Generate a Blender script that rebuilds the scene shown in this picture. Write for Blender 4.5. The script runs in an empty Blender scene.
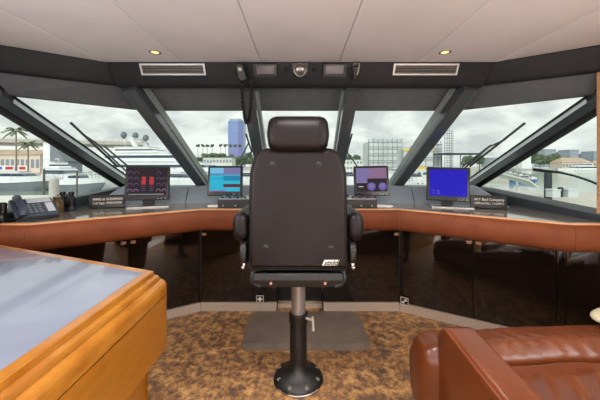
import bpy, bmesh, math, random
from mathutils import Vector as V, Matrix
random.seed(7)
sc = bpy.context.scene
COL = sc.collection
EYE = 1.28            # camera height
F = 290.0             # focal length in px of the 600 px frame
PI = math.pi

# ------------------------------------------------------------------ helpers
def frame(o, u, v):
    u = V(u).normalized(); v = V(v); v = (v - u*v.dot(u)).normalized(); w = u.cross(v)
    m = Matrix.Identity(4)
    for i in range(3):
        m[i][0], m[i][1], m[i][2], m[i][3] = u[i], v[i], w[i], o[i]
    return m
def T(x, y, z): return Matrix.Translation((x, y, z))
def RX(a): return Matrix.Rotation(math.radians(a), 4, 'X')
def RY(a): return Matrix.Rotation(math.radians(a), 4, 'Y')
def RZ(a): return Matrix.Rotation(math.radians(a), 4, 'Z')
def at(px, py, d): return V(((px-300)*d/F, d, EYE-(py-165)*d/F))
def FRONT(x, y, z): return frame((x, y, z), (1, 0, 0), (0, 0, 1))     # u right, v up, w to the viewer
def FLAT(x, y, z): return T(x, y, z)

def rrect(x0, y0, x1, y1, r, n=5):
    r = min(r, (x1-x0)/2-1e-5, (y1-y0)/2-1e-5)
    if r <= 1e-5: return [(x0, y0), (x1, y0), (x1, y1), (x0, y1)]
    pts = []
    for cx, cy, a in ((x1-r, y0+r, -90), (x1-r, y1-r, 0), (x0+r, y1-r, 90), (x0+r, y0+r, 180)):
        for k in range(n+1):
            t = math.radians(a+90*k/n); pts.append((cx+r*math.cos(t), cy+r*math.sin(t)))
    return pts
def circ(r, n=24, cx=0, cy=0): return [(cx+r*math.cos(2*PI*k/n), cy+r*math.sin(2*PI*k/n)) for k in range(n)]
def round_poly(pts, rad, n=6):
    out = []; N = len(pts)
    for i in range(N):
        p = V((*pts[i], 0)); a = V((*pts[i-1], 0)); b = V((*pts[(i+1) % N], 0))
        r = rad[i] if isinstance(rad, (list, tuple)) else rad
        if r <= 0: out.append((p.x, p.y)); continue
        d1 = (a-p).normalized(); d2 = (b-p).normalized(); ang = d1.angle(d2)
        t = min(r/math.tan(ang/2), (a-p).length*.49, (b-p).length*.49); r2 = t*math.tan(ang/2)
        c = p+(d1+d2).normalized()*(r2/math.sin(ang/2))
        s = p+d1*t-c; e = p+d2*t-c
        for k in range(n+1):
            q = s.lerp(e, k/n).normalized()*r2+c; out.append((q.x, q.y))
    return out
def inset(pts, d):
    if abs(d) < 1e-9: return list(pts)
    N = len(pts); out = []
    area = sum(pts[i][0]*pts[(i+1) % N][1]-pts[(i+1) % N][0]*pts[i][1] for i in range(N))
    sg = 1 if area > 0 else -1
    for i in range(N):
        p = V(pts[i]); a = p-V(pts[i-1]); b = V(pts[(i+1) % N])-p
        if a.length < 1e-9: a = b
        if b.length < 1e-9: b = a
        a.normalize(); b.normalize()
        n1 = V((-a.y, a.x))*sg; n2 = V((-b.y, b.x))*sg; m = n1+n2
        if m.length < 1e-6: m = n1.copy()
        m.normalize(); k = max(.35, m.dot(n1)); q = p+m*(d/k); out.append((q.x, q.y))
    return out

class MB:
    def __init__(s, M=None): s.v = []; s.f = []; s.m = []; s.cur = 0; s.M = M or Matrix.Identity(4)
    def add(s, vs, fs, M=None):
        b = len(s.v); M = s.M @ (M if M is not None else Matrix.Identity(4))
        s.v += [M @ V(p) for p in vs]
        for f in fs: s.f.append([b+i for i in f]); s.m.append(s.cur)
        return s
    def mat(s, i): s.cur = i; return s
    def box(s, M, u0, u1, v0, v1, w0, w1):
        vs = [(u, v, w) for w in (w0, w1) for v in (v0, v1) for u in (u0, u1)]
        return s.add(vs, [(0, 2, 3, 1), (4, 5, 7, 6), (0, 1, 5, 4), (2, 6, 7, 3), (0, 4, 6, 2), (1, 3, 7, 5)], M)
    def loft(s, rings, M=None, closed=True, cap=True):
        n = len(rings[0]); vs = [p for r in rings for p in r]; fs = []
        for k in range(len(rings)-1):
            for i in range(n if closed else n-1):
                j = (i+1) % n; fs.append((k*n+i, k*n+j, (k+1)*n+j, (k+1)*n+i))
        if cap and closed: fs.append(tuple(range(n-1, -1, -1))); fs.append(tuple((len(rings)-1)*n+i for i in range(n)))
        return s.add(vs, fs, M)
    def slab(s, pts, h, r=0, M=None, seg=4, back=False, w0=0.0):
        """a plate of outline PTS, from w0 to w0+h, edge of the top rounded by r (and of the back too)"""
        rings = []
        if back and r:
            for k in range(seg): 
                t = PI/2*k/seg; rings.append([(x, y, w0+r*(1-math.sin(t))) for x, y in inset(pts, r*(1-math.cos(PI/2-t)))] if False else [(x, y, w0+r-r*math.cos(t)) for x, y in inset(pts, r-r*math.sin(t))])
            rings.append([(x, y, w0+r) for x, y in pts])
        else: rings.append([(x, y, w0) for x, y in pts])
        if r:
            for k in range(seg+1):
                t = PI/2*k/seg; rings.append([(x, y, w0+h-r+r*math.sin(t)) for x, y in inset(pts, r-r*math.cos(t))])
        else: rings.append([(x, y, w0+h) for x, y in pts])
        return s.loft(rings, M)
    def tube(s, pts, r, n=8, M=None, cap=True):
        P = [V(p) for p in pts]; rings = []; prev = None
        for i, p in enumerate(P):
            t = (P[min(i+1, len(P)-1)]-P[max(i-1, 0)]).normalized()
            if prev is None:
                a = V((0, 0, 1)) if abs(t.z) < .9 else V((1, 0, 0)); u = t.cross(a).normalized()
            else: u = (prev-t*prev.dot(t)).normalized()
            prev = u; w = t.cross(u); rr = r[i] if isinstance(r, (list, tuple)) else r
            rings.append([tuple(p+u*(rr*math.cos(2*PI*k/n))+w*(rr*math.sin(2*PI*k/n))) for k in range(n)])
        return s.loft(rings, M, cap=cap)
    def lathe(s, prof, M=None, n=28):
        return s.loft([[(max(r, 1e-4)*math.cos(2*PI*k/n), max(r, 1e-4)*math.sin(2*PI*k/n), h) for k in range(n)] for r, h in prof], M)
    def ball(s, c, r, M=None, n=14, m=9):
        r = r if isinstance(r, (tuple, list)) else (r, r, r)
        rings = []
        for j in range(m+1):
            t = PI*(j+.0)/m; q = max(math.sin(t), 1e-3)
            rings.append([(c[0]+r[0]*q*math.cos(2*PI*k/n), c[1]+r[1]*q*math.sin(2*PI*k/n), c[2]-r[2]*math.cos(t)) for k in range(n)])
        return s.loft(rings, M)
    def beam(s, p0, p1, prof, xdir):
        p0 = V(p0); p1 = V(p1); t = (p1-p0).normalized(); x = V(xdir); x = (x-t*x.dot(t)).normalized(); y = t.cross(x)
        return s.loft([[tuple(p+x*a+y*b) for a, b in prof] for p in (p0, p1)])
    def poly(s, vs): return s.add(vs, [tuple(range(len(vs)))])
    def build(s, name, mats, parent=None, sharp=38, label=None, wobble=None):
        if not isinstance(mats, (list, tuple)): mats = [mats]
        xs = [p.x for p in s.v]; ys = [p.y for p in s.v]; zs = [p.z for p in s.v]
        if parent is not None:
            r = parent
            while r.parent: r = r.parent
            off = r.location.copy()
        else: off = V(((min(xs)+max(xs))/2, (min(ys)+max(ys))/2, min(zs)))
        me = bpy.data.meshes.new(name); me.from_pydata([tuple(p-off) for p in s.v], [], s.f)
        for m in mats: me.materials.append(m)
        me.polygons.foreach_set('material_index', s.m)
        bm = bmesh.new(); bm.from_mesh(me); bmesh.ops.recalc_face_normals(bm, faces=bm.faces); bm.to_mesh(me); bm.free()
        me.polygons.foreach_set('use_smooth', [True]*len(me.polygons))
        me.set_sharp_from_angle(angle=math.radians(sharp)); me.update()
        o = bpy.data.objects.new(name, me); COL.objects.link(o)
        if parent is not None: o.parent = parent
        else: o.location = off
        if label: o['label'] = label
        return o
def tag(o, label=None, cat=None, group=None, kind=None):
    for k, x in (('label', label), ('category', cat), ('group', group), ('kind', kind)):
        if x: o[k] = x
    return o
def thing(name, label, cat, loc, group=None):
    o = bpy.data.objects.new(name, None); o.empty_display_size = .1; COL.objects.link(o); o.location = loc
    return tag(o, label, cat, group)
def copy_tree(o, parent=None):
    c = o.copy(); COL.objects.link(c)
    if parent: c.parent = parent
    for ch in list(o.children): copy_tree(ch, c)
    return c
def struct(o): o['kind'] = 'structure'; return o

# ------------------------------------------------------------------ materials
def lin(c):
    return tuple((x/255/12.92 if x <= 10 else ((x/255+.055)/1.055)**2.4) for x in c)
def mat(name, col, rough=.5, metal=0, col2=None, scale=8, detail=4, bump=0, bscale=60, coat=0, crough=.06, bdetail=3, spec=.5, stretch=(1, 1, 1), lo=.35, hi=.65, emit=None, estr=1, bdist=.01):
    m = bpy.data.materials.new(name); m.use_nodes = True; n = m.node_tree.nodes; l = m.node_tree.links; b = n['Principled BSDF']
    c1 = lin(col); c2 = lin(col2) if col2 else tuple(x*.88 for x in c1)
    tc = n.new('ShaderNodeTexCoord'); mp = n.new('ShaderNodeMapping'); mp.inputs['Scale'].default_value = stretch
    l.new(tc.outputs['Object'], mp.inputs['Vector'])
    no = n.new('ShaderNodeTexNoise'); no.inputs['Scale'].default_value = scale; no.inputs['Detail'].default_value = detail
    l.new(mp.outputs[0], no.inputs['Vector'])
    rp = n.new('ShaderNodeValToRGB'); rp.color_ramp.elements[0].position = lo; rp.color_ramp.elements[1].position = hi
    rp.color_ramp.elements[0].color = (*c2, 1); rp.color_ramp.elements[1].color = (*c1, 1)
    l.new(no.outputs['Fac'], rp.inputs[0]); l.new(rp.outputs[0], b.inputs['Base Color'])
    b.inputs['Roughness'].default_value = rough; b.inputs['Metallic'].default_value = metal
    b.inputs['Coat Weight'].default_value = coat; b.inputs['Coat Roughness'].default_value = crough
    b.inputs['Specular IOR Level'].default_value = spec
    if bump:
        nb = n.new('ShaderNodeTexNoise'); nb.inputs['Scale'].default_value = bscale; nb.inputs['Detail'].default_value = bdetail
        l.new(mp.outputs[0], nb.inputs['Vector'])
        bp = n.new('ShaderNodeBump'); bp.inputs['Strength'].default_value = bump; bp.inputs['Distance'].default_value = bdist
        l.new(nb.outputs['Fac'], bp.inputs['Height']); l.new(bp.outputs[0], b.inputs['Normal'])
    if emit:
        b.inputs['Emission Color'].default_value = (*lin(emit), 1); b.inputs['Emission Strength'].default_value = estr
    return m
def floor_mat():
    m = mat('mottled_stone_tile', (120, 85, 50), .38, spec=.4); n = m.node_tree.nodes; l = m.node_tree.links; b = n['Principled BSDF']
    tc = n.new('ShaderNodeTexCoord')
    n1 = n.new('ShaderNodeTexNoise'); n1.inputs['Scale'].default_value = 15; n1.inputs['Detail'].default_value = 14; n1.inputs['Roughness'].default_value = .8; n1.inputs['Distortion'].default_value = .15
    l.new(tc.outputs['Object'], n1.inputs['Vector'])
    r1 = n.new('ShaderNodeValToRGB'); e = r1.color_ramp.elements
    e[0].position = .39; e[0].color = (*lin((98, 80, 70)), 1); e[1].position = .66; e[1].color = (*lin((222, 182, 128)), 1)
    x = e.new(.465); x.color = (*lin((128, 97, 72)), 1); x = e.new(.54); x.color = (*lin((184, 138, 88)), 1)
    l.new(n1.outputs['Fac'], r1.inputs[0])
    n2 = n.new('ShaderNodeTexNoise'); n2.inputs['Scale'].default_value = 3.2; n2.inputs['Detail'].default_value = 3
    l.new(tc.outputs['Object'], n2.inputs['Vector'])
    r2 = n.new('ShaderNodeValToRGB'); r2.color_ramp.elements[0].position = .38; r2.color_ramp.elements[1].position = .6
    r2.color_ramp.elements[0].color = (.76, .75, .76, 1); r2.color_ramp.elements[1].color = (1, 1, 1, 1)
    l.new(n2.outputs['Fac'], r2.inputs[0])
    mx = n.new('ShaderNodeMix'); mx.data_type = 'RGBA'; mx.blend_type = 'MULTIPLY'; mx.inputs[0].default_value = 1
    l.new(r1.outputs[0], mx.inputs[6]); l.new(r2.outputs[0], mx.inputs[7])
    br = n.new('ShaderNodeTexBrick'); br.offset = 0; br.inputs['Scale'].default_value = 1; br.inputs['Brick Width'].default_value = .5; br.inputs['Row Height'].default_value = .5
    br.inputs['Mortar Size'].default_value = .0018; br.inputs['Color1'].default_value = (1, 1, 1, 1); br.inputs['Color2'].default_value = (.9, .88, .86, 1); br.inputs['Mortar'].default_value = (.45, .4, .36, 1)
    l.new(tc.outputs['Object'], br.inputs['Vector'])
    m2 = n.new('ShaderNodeMix'); m2.data_type = 'RGBA'; m2.blend_type = 'MULTIPLY'; m2.inputs[0].default_value = 1
    l.new(mx.outputs[2], m2.inputs[6]); l.new(br.outputs['Color'], m2.inputs[7]); l.new(m2.outputs[2], b.inputs['Base Color'])
    return m
def glass_mat(name, tint, refl=.05):
    m = bpy.data.materials.new(name); m.use_nodes = True; n = m.node_tree.nodes; l = m.node_tree.links
    n.remove(n['Principled BSDF']); out = n['Material Output']
    t = n.new('ShaderNodeBsdfTransparent'); t.inputs[0].default_value = (*tint, 1)
    g = n.new('ShaderNodeBsdfGlossy'); g.inputs['Roughness'].default_value = .02; g.inputs['Color'].default_value = (.9, .95, .93, 1)
    fr = n.new('ShaderNodeFresnel'); fr.inputs['IOR'].default_value = 1.16
    mx = n.new('ShaderNodeMixShader'); l.new(fr.outputs[0], mx.inputs[0]); l.new(t.outputs[0], mx.inputs[1]); l.new(g.outputs[0], mx.inputs[2]); l.new(mx.outputs[0], out.inputs['Surface'])
    return m
def glow(name, col, s=1.0):
    m = mat(name, (5, 5, 6), .25, spec=.12, emit=col, estr=s); return m

M = {}
M['floor'] = floor_mat()
M['ceiling'] = mat('cream_headliner', (240, 237, 240), .7, col2=(234, 231, 234), scale=3, bump=.05, bscale=400)
M['gap'] = mat('shadow_gap', (30, 26, 24), .8)
M['header'] = mat('charcoal_vinyl', (30, 31, 34), .5, col2=(26, 27, 30), scale=20, spec=.25, bump=.08, bscale=250)
M['band'] = mat('charcoal_suede', (90, 94, 98), .8, col2=(84, 88, 92), scale=14)
M['mullion'] = mat('grey_painted_frame', (66, 73, 77), .3, col2=(61, 68, 72), scale=5, coat=1)
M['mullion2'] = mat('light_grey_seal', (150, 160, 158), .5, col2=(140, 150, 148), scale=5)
M['blackrub'] = mat('black_rubber', (14, 14, 15), .6)
M['glass'] = glass_mat('window_glass', (.96, .975, .965))
M['dash'] = mat('grey_dash_vinyl', (148, 158, 170), .6, col2=(138, 148, 160), scale=6, bump=.06, bscale=300)
M['sill'] = mat('slate_sill_lining', (64, 69, 75), .55, col2=(58, 63, 69), scale=8)
M['counter'] = mat('glossy_taupe_counter', (132, 126, 119), .09, col2=(122, 116, 110), scale=5, coat=.3)
M['rail'] = mat('cognac_leather_rail', (124, 66, 38), .5, col2=(112, 57, 32), scale=7, spec=.22, bump=.12, bscale=160)
M['woodtrim'] = mat('pale_wood_edge', (226, 176, 128), .35, col2=(206, 152, 104), scale=10, stretch=(.4, 6, 6))
M['kick'] = mat('brushed_kick_strip', (188, 172, 156), .4, col2=(176, 160, 146), scale=20, stretch=(.2, 4, 12))
M['acrylic'] = mat('black_gloss_lacquer', (26, 19, 16), .07, col2=(20, 15, 13), scale=3, coat=.5)
M['acrylicbody'] = mat('black_cabinet_body', (20, 16, 14), .35)
M['ribbed'] = mat('black_ribbed_panel', (22, 20, 20), .5)
M['chairleather'] = mat('dark_brown_leather', (24, 17, 19), .38, col2=(19, 13, 15), scale=10, spec=.26, bump=.12, bscale=220)
M['blackplastic'] = mat('black_plastic', (24, 24, 26), .38, col2=(20, 20, 21), scale=20)
M['blackcoat'] = mat('black_powder_coat', (20, 19, 18), .42, bump=.1, bscale=300)
M['chrome'] = mat('chrome', (205, 205, 205), .14, 1)
M['alu'] = mat('brushed_aluminium', (186, 184, 182), .34, 1, col2=(170, 168, 166), scale=30, stretch=(.2, 6, 6))
M['paleal'] = mat('pale_satin_metal', (214, 208, 200), .3, .35)
M['tube'] = mat('anodised_tube', (158, 154, 150), .38, .6)
M['mat'] = mat('brown_foam_mat', (116, 102, 92), .6, col2=(106, 93, 84), scale=8, bump=.1, bscale=200)
M['honey'] = mat('honey_maple', (158, 100, 26), .32, col2=(142, 86, 17), scale=7, stretch=(1.5, 1.5, 6), coat=.3, lo=.3, hi=.72)
M['honeyedge'] = mat('honey_maple_edge', (170, 112, 38), .25, col2=(148, 90, 24), scale=5, stretch=(2, 2, 6), coat=.5)
M['inlay'] = mat('grey_blue_table_inlay', (128, 136, 154), .2, col2=(118, 126, 144), scale=4, coat=.5, bump=.05, bscale=8)
M['sofa'] = mat('cognac_sofa_leather', (108, 52, 18), .36, col2=(93, 43, 14), scale=6, spec=.4, bump=.12, bscale=90, coat=.45, crough=.2)
M['piping'] = mat('cognac_piping', (118, 62, 36), .4)
M['cream'] = mat('cream_fabric', (206, 194, 164), .9, bump=.2, bscale=150)
M['screenblack'] = mat('black_monitor_bezel', (18, 18, 20), .25)
M['wallwood'] = mat('honey_wood_wall', (196, 134, 72), .4, col2=(172, 112, 56), scale=4, stretch=(6, 6, .5))
M['wallcream'] = mat('cream_wall_panel', (226, 212, 192), .7)
M['walldark'] = mat('charcoal_side_lining', (58, 59, 61), .6)
M['bounce_carpet'] = mat('cream_bounce_carpet', (236, 228, 218), .95, bump=.3, bscale=300)
M['white'] = mat('white_gelcoat', (238, 240, 240), .3, col2=(226, 229, 230), scale=.4)
M['offwhite'] = mat('off_white_deck', (222, 222, 214), .6, col2=(206, 206, 198), scale=.6)
M['hullgrey'] = mat('grey_hull_paint', (128, 134, 142), .35, scale=.3)
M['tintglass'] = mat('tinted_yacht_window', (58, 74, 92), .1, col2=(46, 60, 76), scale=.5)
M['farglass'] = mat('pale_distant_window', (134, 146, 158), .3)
M['domegrey'] = mat('grey_dome', (104, 116, 122), .4)
M['concrete'] = mat('pale_concrete', (196, 192, 182), .85, col2=(178, 174, 165), scale=.3)
M['palm'] = mat('palm_green', (150, 156, 126), .7, col2=(134, 141, 110), scale=1)
M['trunk'] = mat('palm_trunk', (148, 132, 112), .85, scale=2)
M['leaf'] = mat('tree_green', (96, 112, 84), .85, col2=(66, 82, 60), scale=.35)
M['beige'] = mat('beige_stucco', (220, 206, 190), .85, scale=.1)
M['terracotta'] = mat('brown_tile_roof', (190, 168, 146), .8, col2=(176, 152, 130), scale=.2)
M['steel'] = mat('grey_steel', (140, 146, 148), .5, .3)
M['scaff'] = mat('grey_scaffold_net', (204, 210, 210), .8, col2=(180, 188, 188), scale=.25, stretch=(1, 1, .3))
M['yellow'] = mat('yellow_boards', (226, 204, 96), .7, scale=.4)
M['red'] = mat('red_sign', (196, 52, 56), .6)
M['blue'] = mat('blue_sign', (72, 104, 190), .6)
M['blueboat'] = mat('blue_boat_cover', (64, 112, 178), .6)
M['wiper'] = mat('grey_wiper_metal', (84, 96, 98), .4)
M['wiperrub'] = mat('dark_grey_wiper_rubber', (52, 60, 61), .5)
M['piling'] = mat('weathered_piling', (98, 94, 86), .85)
M['dark'] = mat('dark_piling', (44, 48, 54), .7)
M['towerglass'] = mat('violet_blue_tower_glass', (140, 132, 190), .25, col2=(104, 150, 196), scale=.025, stretch=(1, 1, .25))
M['towerline'] = mat('tower_floor_line', (146, 160, 206), .4)
M['cityglass'] = mat('grey_blue_city_block', (166, 174, 184), .6, col2=(150, 160, 172), scale=.05)
M['jar'] = mat('brown_jar', (122, 100, 66), .2, col2=(92, 74, 48), scale=20)
M['phoneblue'] = mat('slate_blue_phone', (62, 72, 88), .4)
M['phonekey'] = mat('pale_phone_label', (206, 214, 222), .5)
M['signgrey'] = mat('pale_grey_lettering', (176, 174, 168), .5)
M['plategrey'] = mat('dark_grey_plate', (58, 57, 58), .4)
M['signwhite'] = mat('white_marking', (235, 232, 222), .5)
M['copper'] = mat('copper_latch', (190, 140, 112), .35, .3)
M['lampglow'] = glow('warm_lamp_glow', (255, 214, 130), 2.2)

# ------------------------------------------------------------------ camera
cam = bpy.data.cameras.new('camera'); cam.sensor_width = 36; cam.sensor_fit = 'HORIZONTAL'; cam.lens = 36*F/600; cam.shift_y = -35/600; cam.clip_end = 3000; cam.clip_start = .05
co = bpy.data.objects.new('camera', cam); COL.objects.link(co); co.location = (0, 0, EYE); co.rotation_euler = (PI/2, 0, 0); sc.camera = co

# ------------------------------------------------------------------ room shell
WX = 2.05; AFT = -4.2; ZC = 2.05
mb = MB(); mb.poly([(-WX-.1, AFT, 0), (WX+.1, AFT, 0), (WX+.1, 3.3, 0), (-WX-.1, 3.3, 0)]); mb.v += [p-V((0, 0, .06)) for p in mb.v]; mb.f += [[7, 6, 5, 4], [0, 1, 5, 4], [1, 2, 6, 5], [2, 3, 7, 6], [3, 0, 4, 7]]; mb.m += [0]*5
struct(mb.build('floor', M['floor']))
mb = MB(); mb.slab([(-WX, AFT), (WX, AFT), (WX, -.55), (-WX, -.55)], .012, .003, T(0, 0, .0005)); struct(mb.build('floor', M['bounce_carpet']))  # unseen pale carpet, added to bounce light up to the ceiling
# ceiling: long panels with dark shadow gaps, front edge follows the header
def ceil_y(x):
    x = abs(x); return 2.168 if x <= 1.458 else 2.168-(x-1.458)*.66
mb = MB(); seams = [-WX-.1, -1.475, -.885, -.293, .293, .885, 1.475, WX+.1]
for a, b in zip(seams[:-1], seams[1:]):
    a2, b2 = a+.0025, b-.0025
    pts = [(a2, AFT), (b2, AFT), (b2, ceil_y(b2)), (a2, ceil_y(a2))]
    if a < -1.458 < b: pts = [(a2, AFT), (b2, AFT), (b2, ceil_y(b2)), (-1.458, 2.168), (a2, ceil_y(a2))]
    if a < 1.458 < b: pts = [(a2, AFT), (b2, AFT), (b2, ceil_y(b2)), (1.458, 2.168), (a2, ceil_y(a2))]
    mb.slab(pts, .02, .004, frame((0, 0, ZC+.02), (1, 0, 0), (0, -1, 0)) @ Matrix.Scale(-1, 4, (0, 1, 0)), seg=2)
mb.mat(1); mb.box(FLAT(0, 0, ZC+.021), -WX-.1, WX+.1, AFT, 2.2, 0, .04)
struct(mb.build('ceiling', [M['ceiling'], M['gap']]))

def sweep(mb, polys, cap=True):
    """polys: list of rings (one per profile point) each a polyline of the same number of points"""
    n = len(polys[0]); k = len(polys)
    mb.loft([[polys[j][i] for j in range(k)] for i in range(n)], closed=True, cap=True)
# header over the front windows (upper band with rounded lip)
def hdr(pt, pl):   # top edge pts, lip pts -> closed profile swept
    prof = [(0, 0), (.55, .62), (.68, .74), (.8, .86), (.93, .95), (1.06, .99), (1.22, 1.0), (1.5, .97), (2.4, .75), (2.6, 0)]
    out = []
    for a, b in prof:
        out.append([(t[0]+(l[0]-t[0])*a, t[1]+(l[1]-t[1])*a, t[2]+(l[2]-t[2])*b) for t, l in zip(pt, pl)])
    return out
mb = MB(); sweep(mb, hdr([(-1.458, 2.168, 2.05), (1.458, 2.168, 2.05)], [(-1.415, 2.262, 1.884), (1.415, 2.262, 1.884)])); struct(mb.build('trim_1', M['header'], sharp=60))
for s, nm in ((-1, 'trim_2'), (1, 'trim_3')):
    mb = MB(); sweep(mb, hdr([(s*1.462, 2.168, 2.05), (s*(WX+.1), 1.74, 2.05)], [(s*1.43, 2.265, 1.90), (s*(WX+.1), 1.84, 1.90)])); struct(mb.build(nm, M['header'], sharp=60))
# recessed lower bands (blind pelmets)
mb = MB()
mb.loft([[(x, 2.40, 1.97), (x, 2.63, 1.775), (x, 2.655, 1.775), (x, 2.655, 1.97)] for x in (-1.47, 1.47)])
struct(mb.build('trim_4', M['band']))
for s, nm in ((-1, 'trim_5'), (1, 'trim_6')):
    mb = MB(); mb.loft([[(s*1.40, 2.36, 1.97), (s*1.415, 2.60, 1.775), (s*1.45, 2.64, 1.775), (s*1.45, 2.64, 1.97)], [(s*(WX+.02), 1.87, 1.97), (s*(WX+.02), 2.03, 1.775), (s*(WX+.06), 2.07, 1.775), (s*(WX+.06), 2.07, 1.97)]])
    struct(mb.build(nm, M['band']))
# roof over everything forward of the ceiling
mb = MB(); mb.slab([(-WX-.1, 1.7), (WX+.1, 1.7), (WX+.1, 2.1), (1.5, 2.68), (-1.5, 2.68), (-WX-.1, 2.1)], .05, 0, T(0, 0, 2.075)); struct(mb.build('trim_7', M['white']))

# glass
GT, GB = (2.64, 1.78), (3.42, 1.0)
def pane(name, pts, n=V((0, .7, .7))):
    mb = MB(); k = len(pts); n = n.normalized()*.006; mb.add([V(p) for p in pts]+[V(p)+n for p in pts], [tuple(range(k)), tuple(range(2*k-1, k-1, -1))]+[(i, (i+1) % k, k+(i+1) % k, k+i) for i in range(k)])
    return struct(mb.build(name, M['glass']))
pane('window_1', [(-.41, *GB), (.41, *GB), (.41, *GT), (-.41, *GT)])
for s, a, b, c in ((-1, 'window_2', 'window_4', 'window_6'), (1, 'window_3', 'window_5', 'window_7')):
    pane(a, [(s*.41, *GB), (s*1.10, *GB), (s*1.43, *GT), (s*.41, *GT)])
    pane(b, [(s*1.10, *GB), (s*2.04, 3.45, 1.07), (s*2.06, 2.02, 1.73), (s*2.0, 2.10, 1.78), (s*1.43, *GT)], V((s*.6, .5, .6)))
    pane(c, [(s*2.065, 1.95, .94), (s*2.065, 3.45, 1.0), (s*2.065, 3.45, 1.07), (s*2.065, 1.95, 1.75)], V((s, 0, 0)))
# mullions
for k, s in enumerate((-1, 1)):
    mb = MB()  # inner mullion
    p0 = V((s*.415, 2.285, 1.90)); p1 = V((s*.40, 3.40, 1.0))
    mb.beam(p0, p1, round_poly([(-.058, -.03), (.05, -.03), (.05, .06), (-.055, .06)], .014, 3), (1, 0, 0))
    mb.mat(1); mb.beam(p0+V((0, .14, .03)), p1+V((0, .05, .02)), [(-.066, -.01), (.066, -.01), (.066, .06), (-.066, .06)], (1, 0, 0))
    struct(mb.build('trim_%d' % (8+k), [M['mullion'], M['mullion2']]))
    mb = MB()  # corner mullion
    p0 = V((s*1.325, 2.275, 1.905)); p1 = V((s*1.082, 3.40, 1.0))
    mb.beam(p0, p1, round_poly([(-.056, -.04), (.05, -.04), (.056, .07), (-.056, .07)], .016, 3), (1, 0, 0))
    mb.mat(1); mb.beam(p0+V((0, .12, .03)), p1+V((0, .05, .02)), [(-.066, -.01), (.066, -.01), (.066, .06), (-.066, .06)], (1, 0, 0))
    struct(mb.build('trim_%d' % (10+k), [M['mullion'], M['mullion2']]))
    mb = MB()  # raked side pillar
    f = V((s*(WX+.01), 3.50, 1.048)); t = V((s*(WX+.01), 1.955, 1.752)); ax = (t-f).normalized()
    dn = V((0, -ax.z, ax.y)); dn = dn if dn.z < 0 else -dn                  # in the wall plane, down and aft
    inw = V((-s, 0, 0))
    prof3 = [(-.066, -.02), (-.068, .0), (.010, .064), (.066, .05), (.072, -.02)]
    mb.loft([[tuple(p+dn*a+inw*b) for a, b in prof3] for p in (f, t)])
    mb.mat(1)
    mb.loft([[tuple(p+dn*a+inw*b) for a, b in [(-.08, -.02), (-.08, .004), (-.069, .006), (-.066, -.02)]] for p in (f, t)])
    mb.loft([[tuple(p+dn*a+inw*b) for a, b in [(.072, -.02), (.068, .047), (.080, .03), (.086, -.02)]] for p in (f, t)])
    struct(mb.build('trim_%d' % (12+k), [M['mullion2'] if False else M['mullion'], M['blackrub']]))
# side walls: low lining, aft part, sill ledge
for s, nm in ((-1, 'wall_left'), (1, 'wall_right')):
    mb = MB()
    x0, x1 = sorted((s*WX, s*(WX+.12)))
    mb.box(FLAT(0, 0, 0), x0, x1, 1.95, 3.5, 0, .93)
    mb.mat(1); mb.box(FLAT(0, 0, 0), x0, x1, AFT, 1.95, 0, .8); mb.box(FLAT(0, 0, 0), x0, x1, AFT, 1.95, 1.75, 2.08)
    mb.box(FLAT(0, 0, 0), x0, x1, .55, 1.95, .8, 1.75)
    for a in (AFT, -2.4, -.9): mb.box(FLAT(0, 0, 0), x0, x1, a, a+.2, .8, 1.75)
    struct(mb.build(nm, [M['walldark'], M['wallcream']]))
    mb = MB(); a, b = sorted((s*(WX-.05), s*(WX+.12)))
    mb.loft([[(a, y, z-.1), (b, y, z-.1), (b, y, z), (a, y, z-.012)] for y, z in ((1.93, .955), (3.42, 1.03))])
    struct(mb.build('trim_%d' % (14 if s < 0 else 15), M['sill']))
mb = MB(); mb.box(FLAT(0, 0, 0), 1.995, 2.045, 1.795, 1.950, .955, 1.90); struct(mb.build('trim_16', M['woodtrim']))
mb = MB(); mb.box(FLAT(0, 0, 0), -2.17, -2.04, 1.80, 1.925, .90, 1.905); struct(mb.build('trim_17', M['walldark']))
# wall under the front windows and the aft wall with its wide doorway to the saloon
mb = MB(); mb.slab([(-2.17, 3.30), (2.17, 3.30), (2.17, 3.40), (1.1, 3.55), (-1.1, 3.55), (-2.17, 3.40)], .98); struct(mb.build('wall_front', M['white']))
mb = MB(); y0, y1 = AFT-.1, AFT
mb.box(FLAT(0, 0, 0), -2.17, -1.5, y0, y1, 0, 2.08); mb.box(FLAT(0, 0, 0), 1.5, 2.17, y0, y1, 0, 2.08); mb.box(FLAT(0, 0, 0), -1.5, 1.5, y0, y1, 1.95, 2.08)
struct(mb.build('wall_back', M['wallwood']))

# ------------------------------------------------------------------ console
KA = (.87, 2.54); KB = (WX, 2.54-(WX-.87)*.577)            # cabinet face, plan
RA = (.82, 2.40); RB = (1.70, 1.785); RC = (WX-.002, 1.785)            # padded rail front, plan
ZR = .905
# counter top
outl = [(-WX+.001, 1.877), (-1.735, 1.877), (-.855, 2.492), (.855, 2.492), (1.735, 1.877), (WX-.001, 1.877), (WX-.001, 3.28), (-WX+.001, 3.28)]
mb = MB(); mb.slab(outl, .035, 0, T(0, 0, .865)); tag(mb.build('console_counter', M['counter']), 'glossy taupe helm countertop running below all the windscreens', 'countertop')
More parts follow.
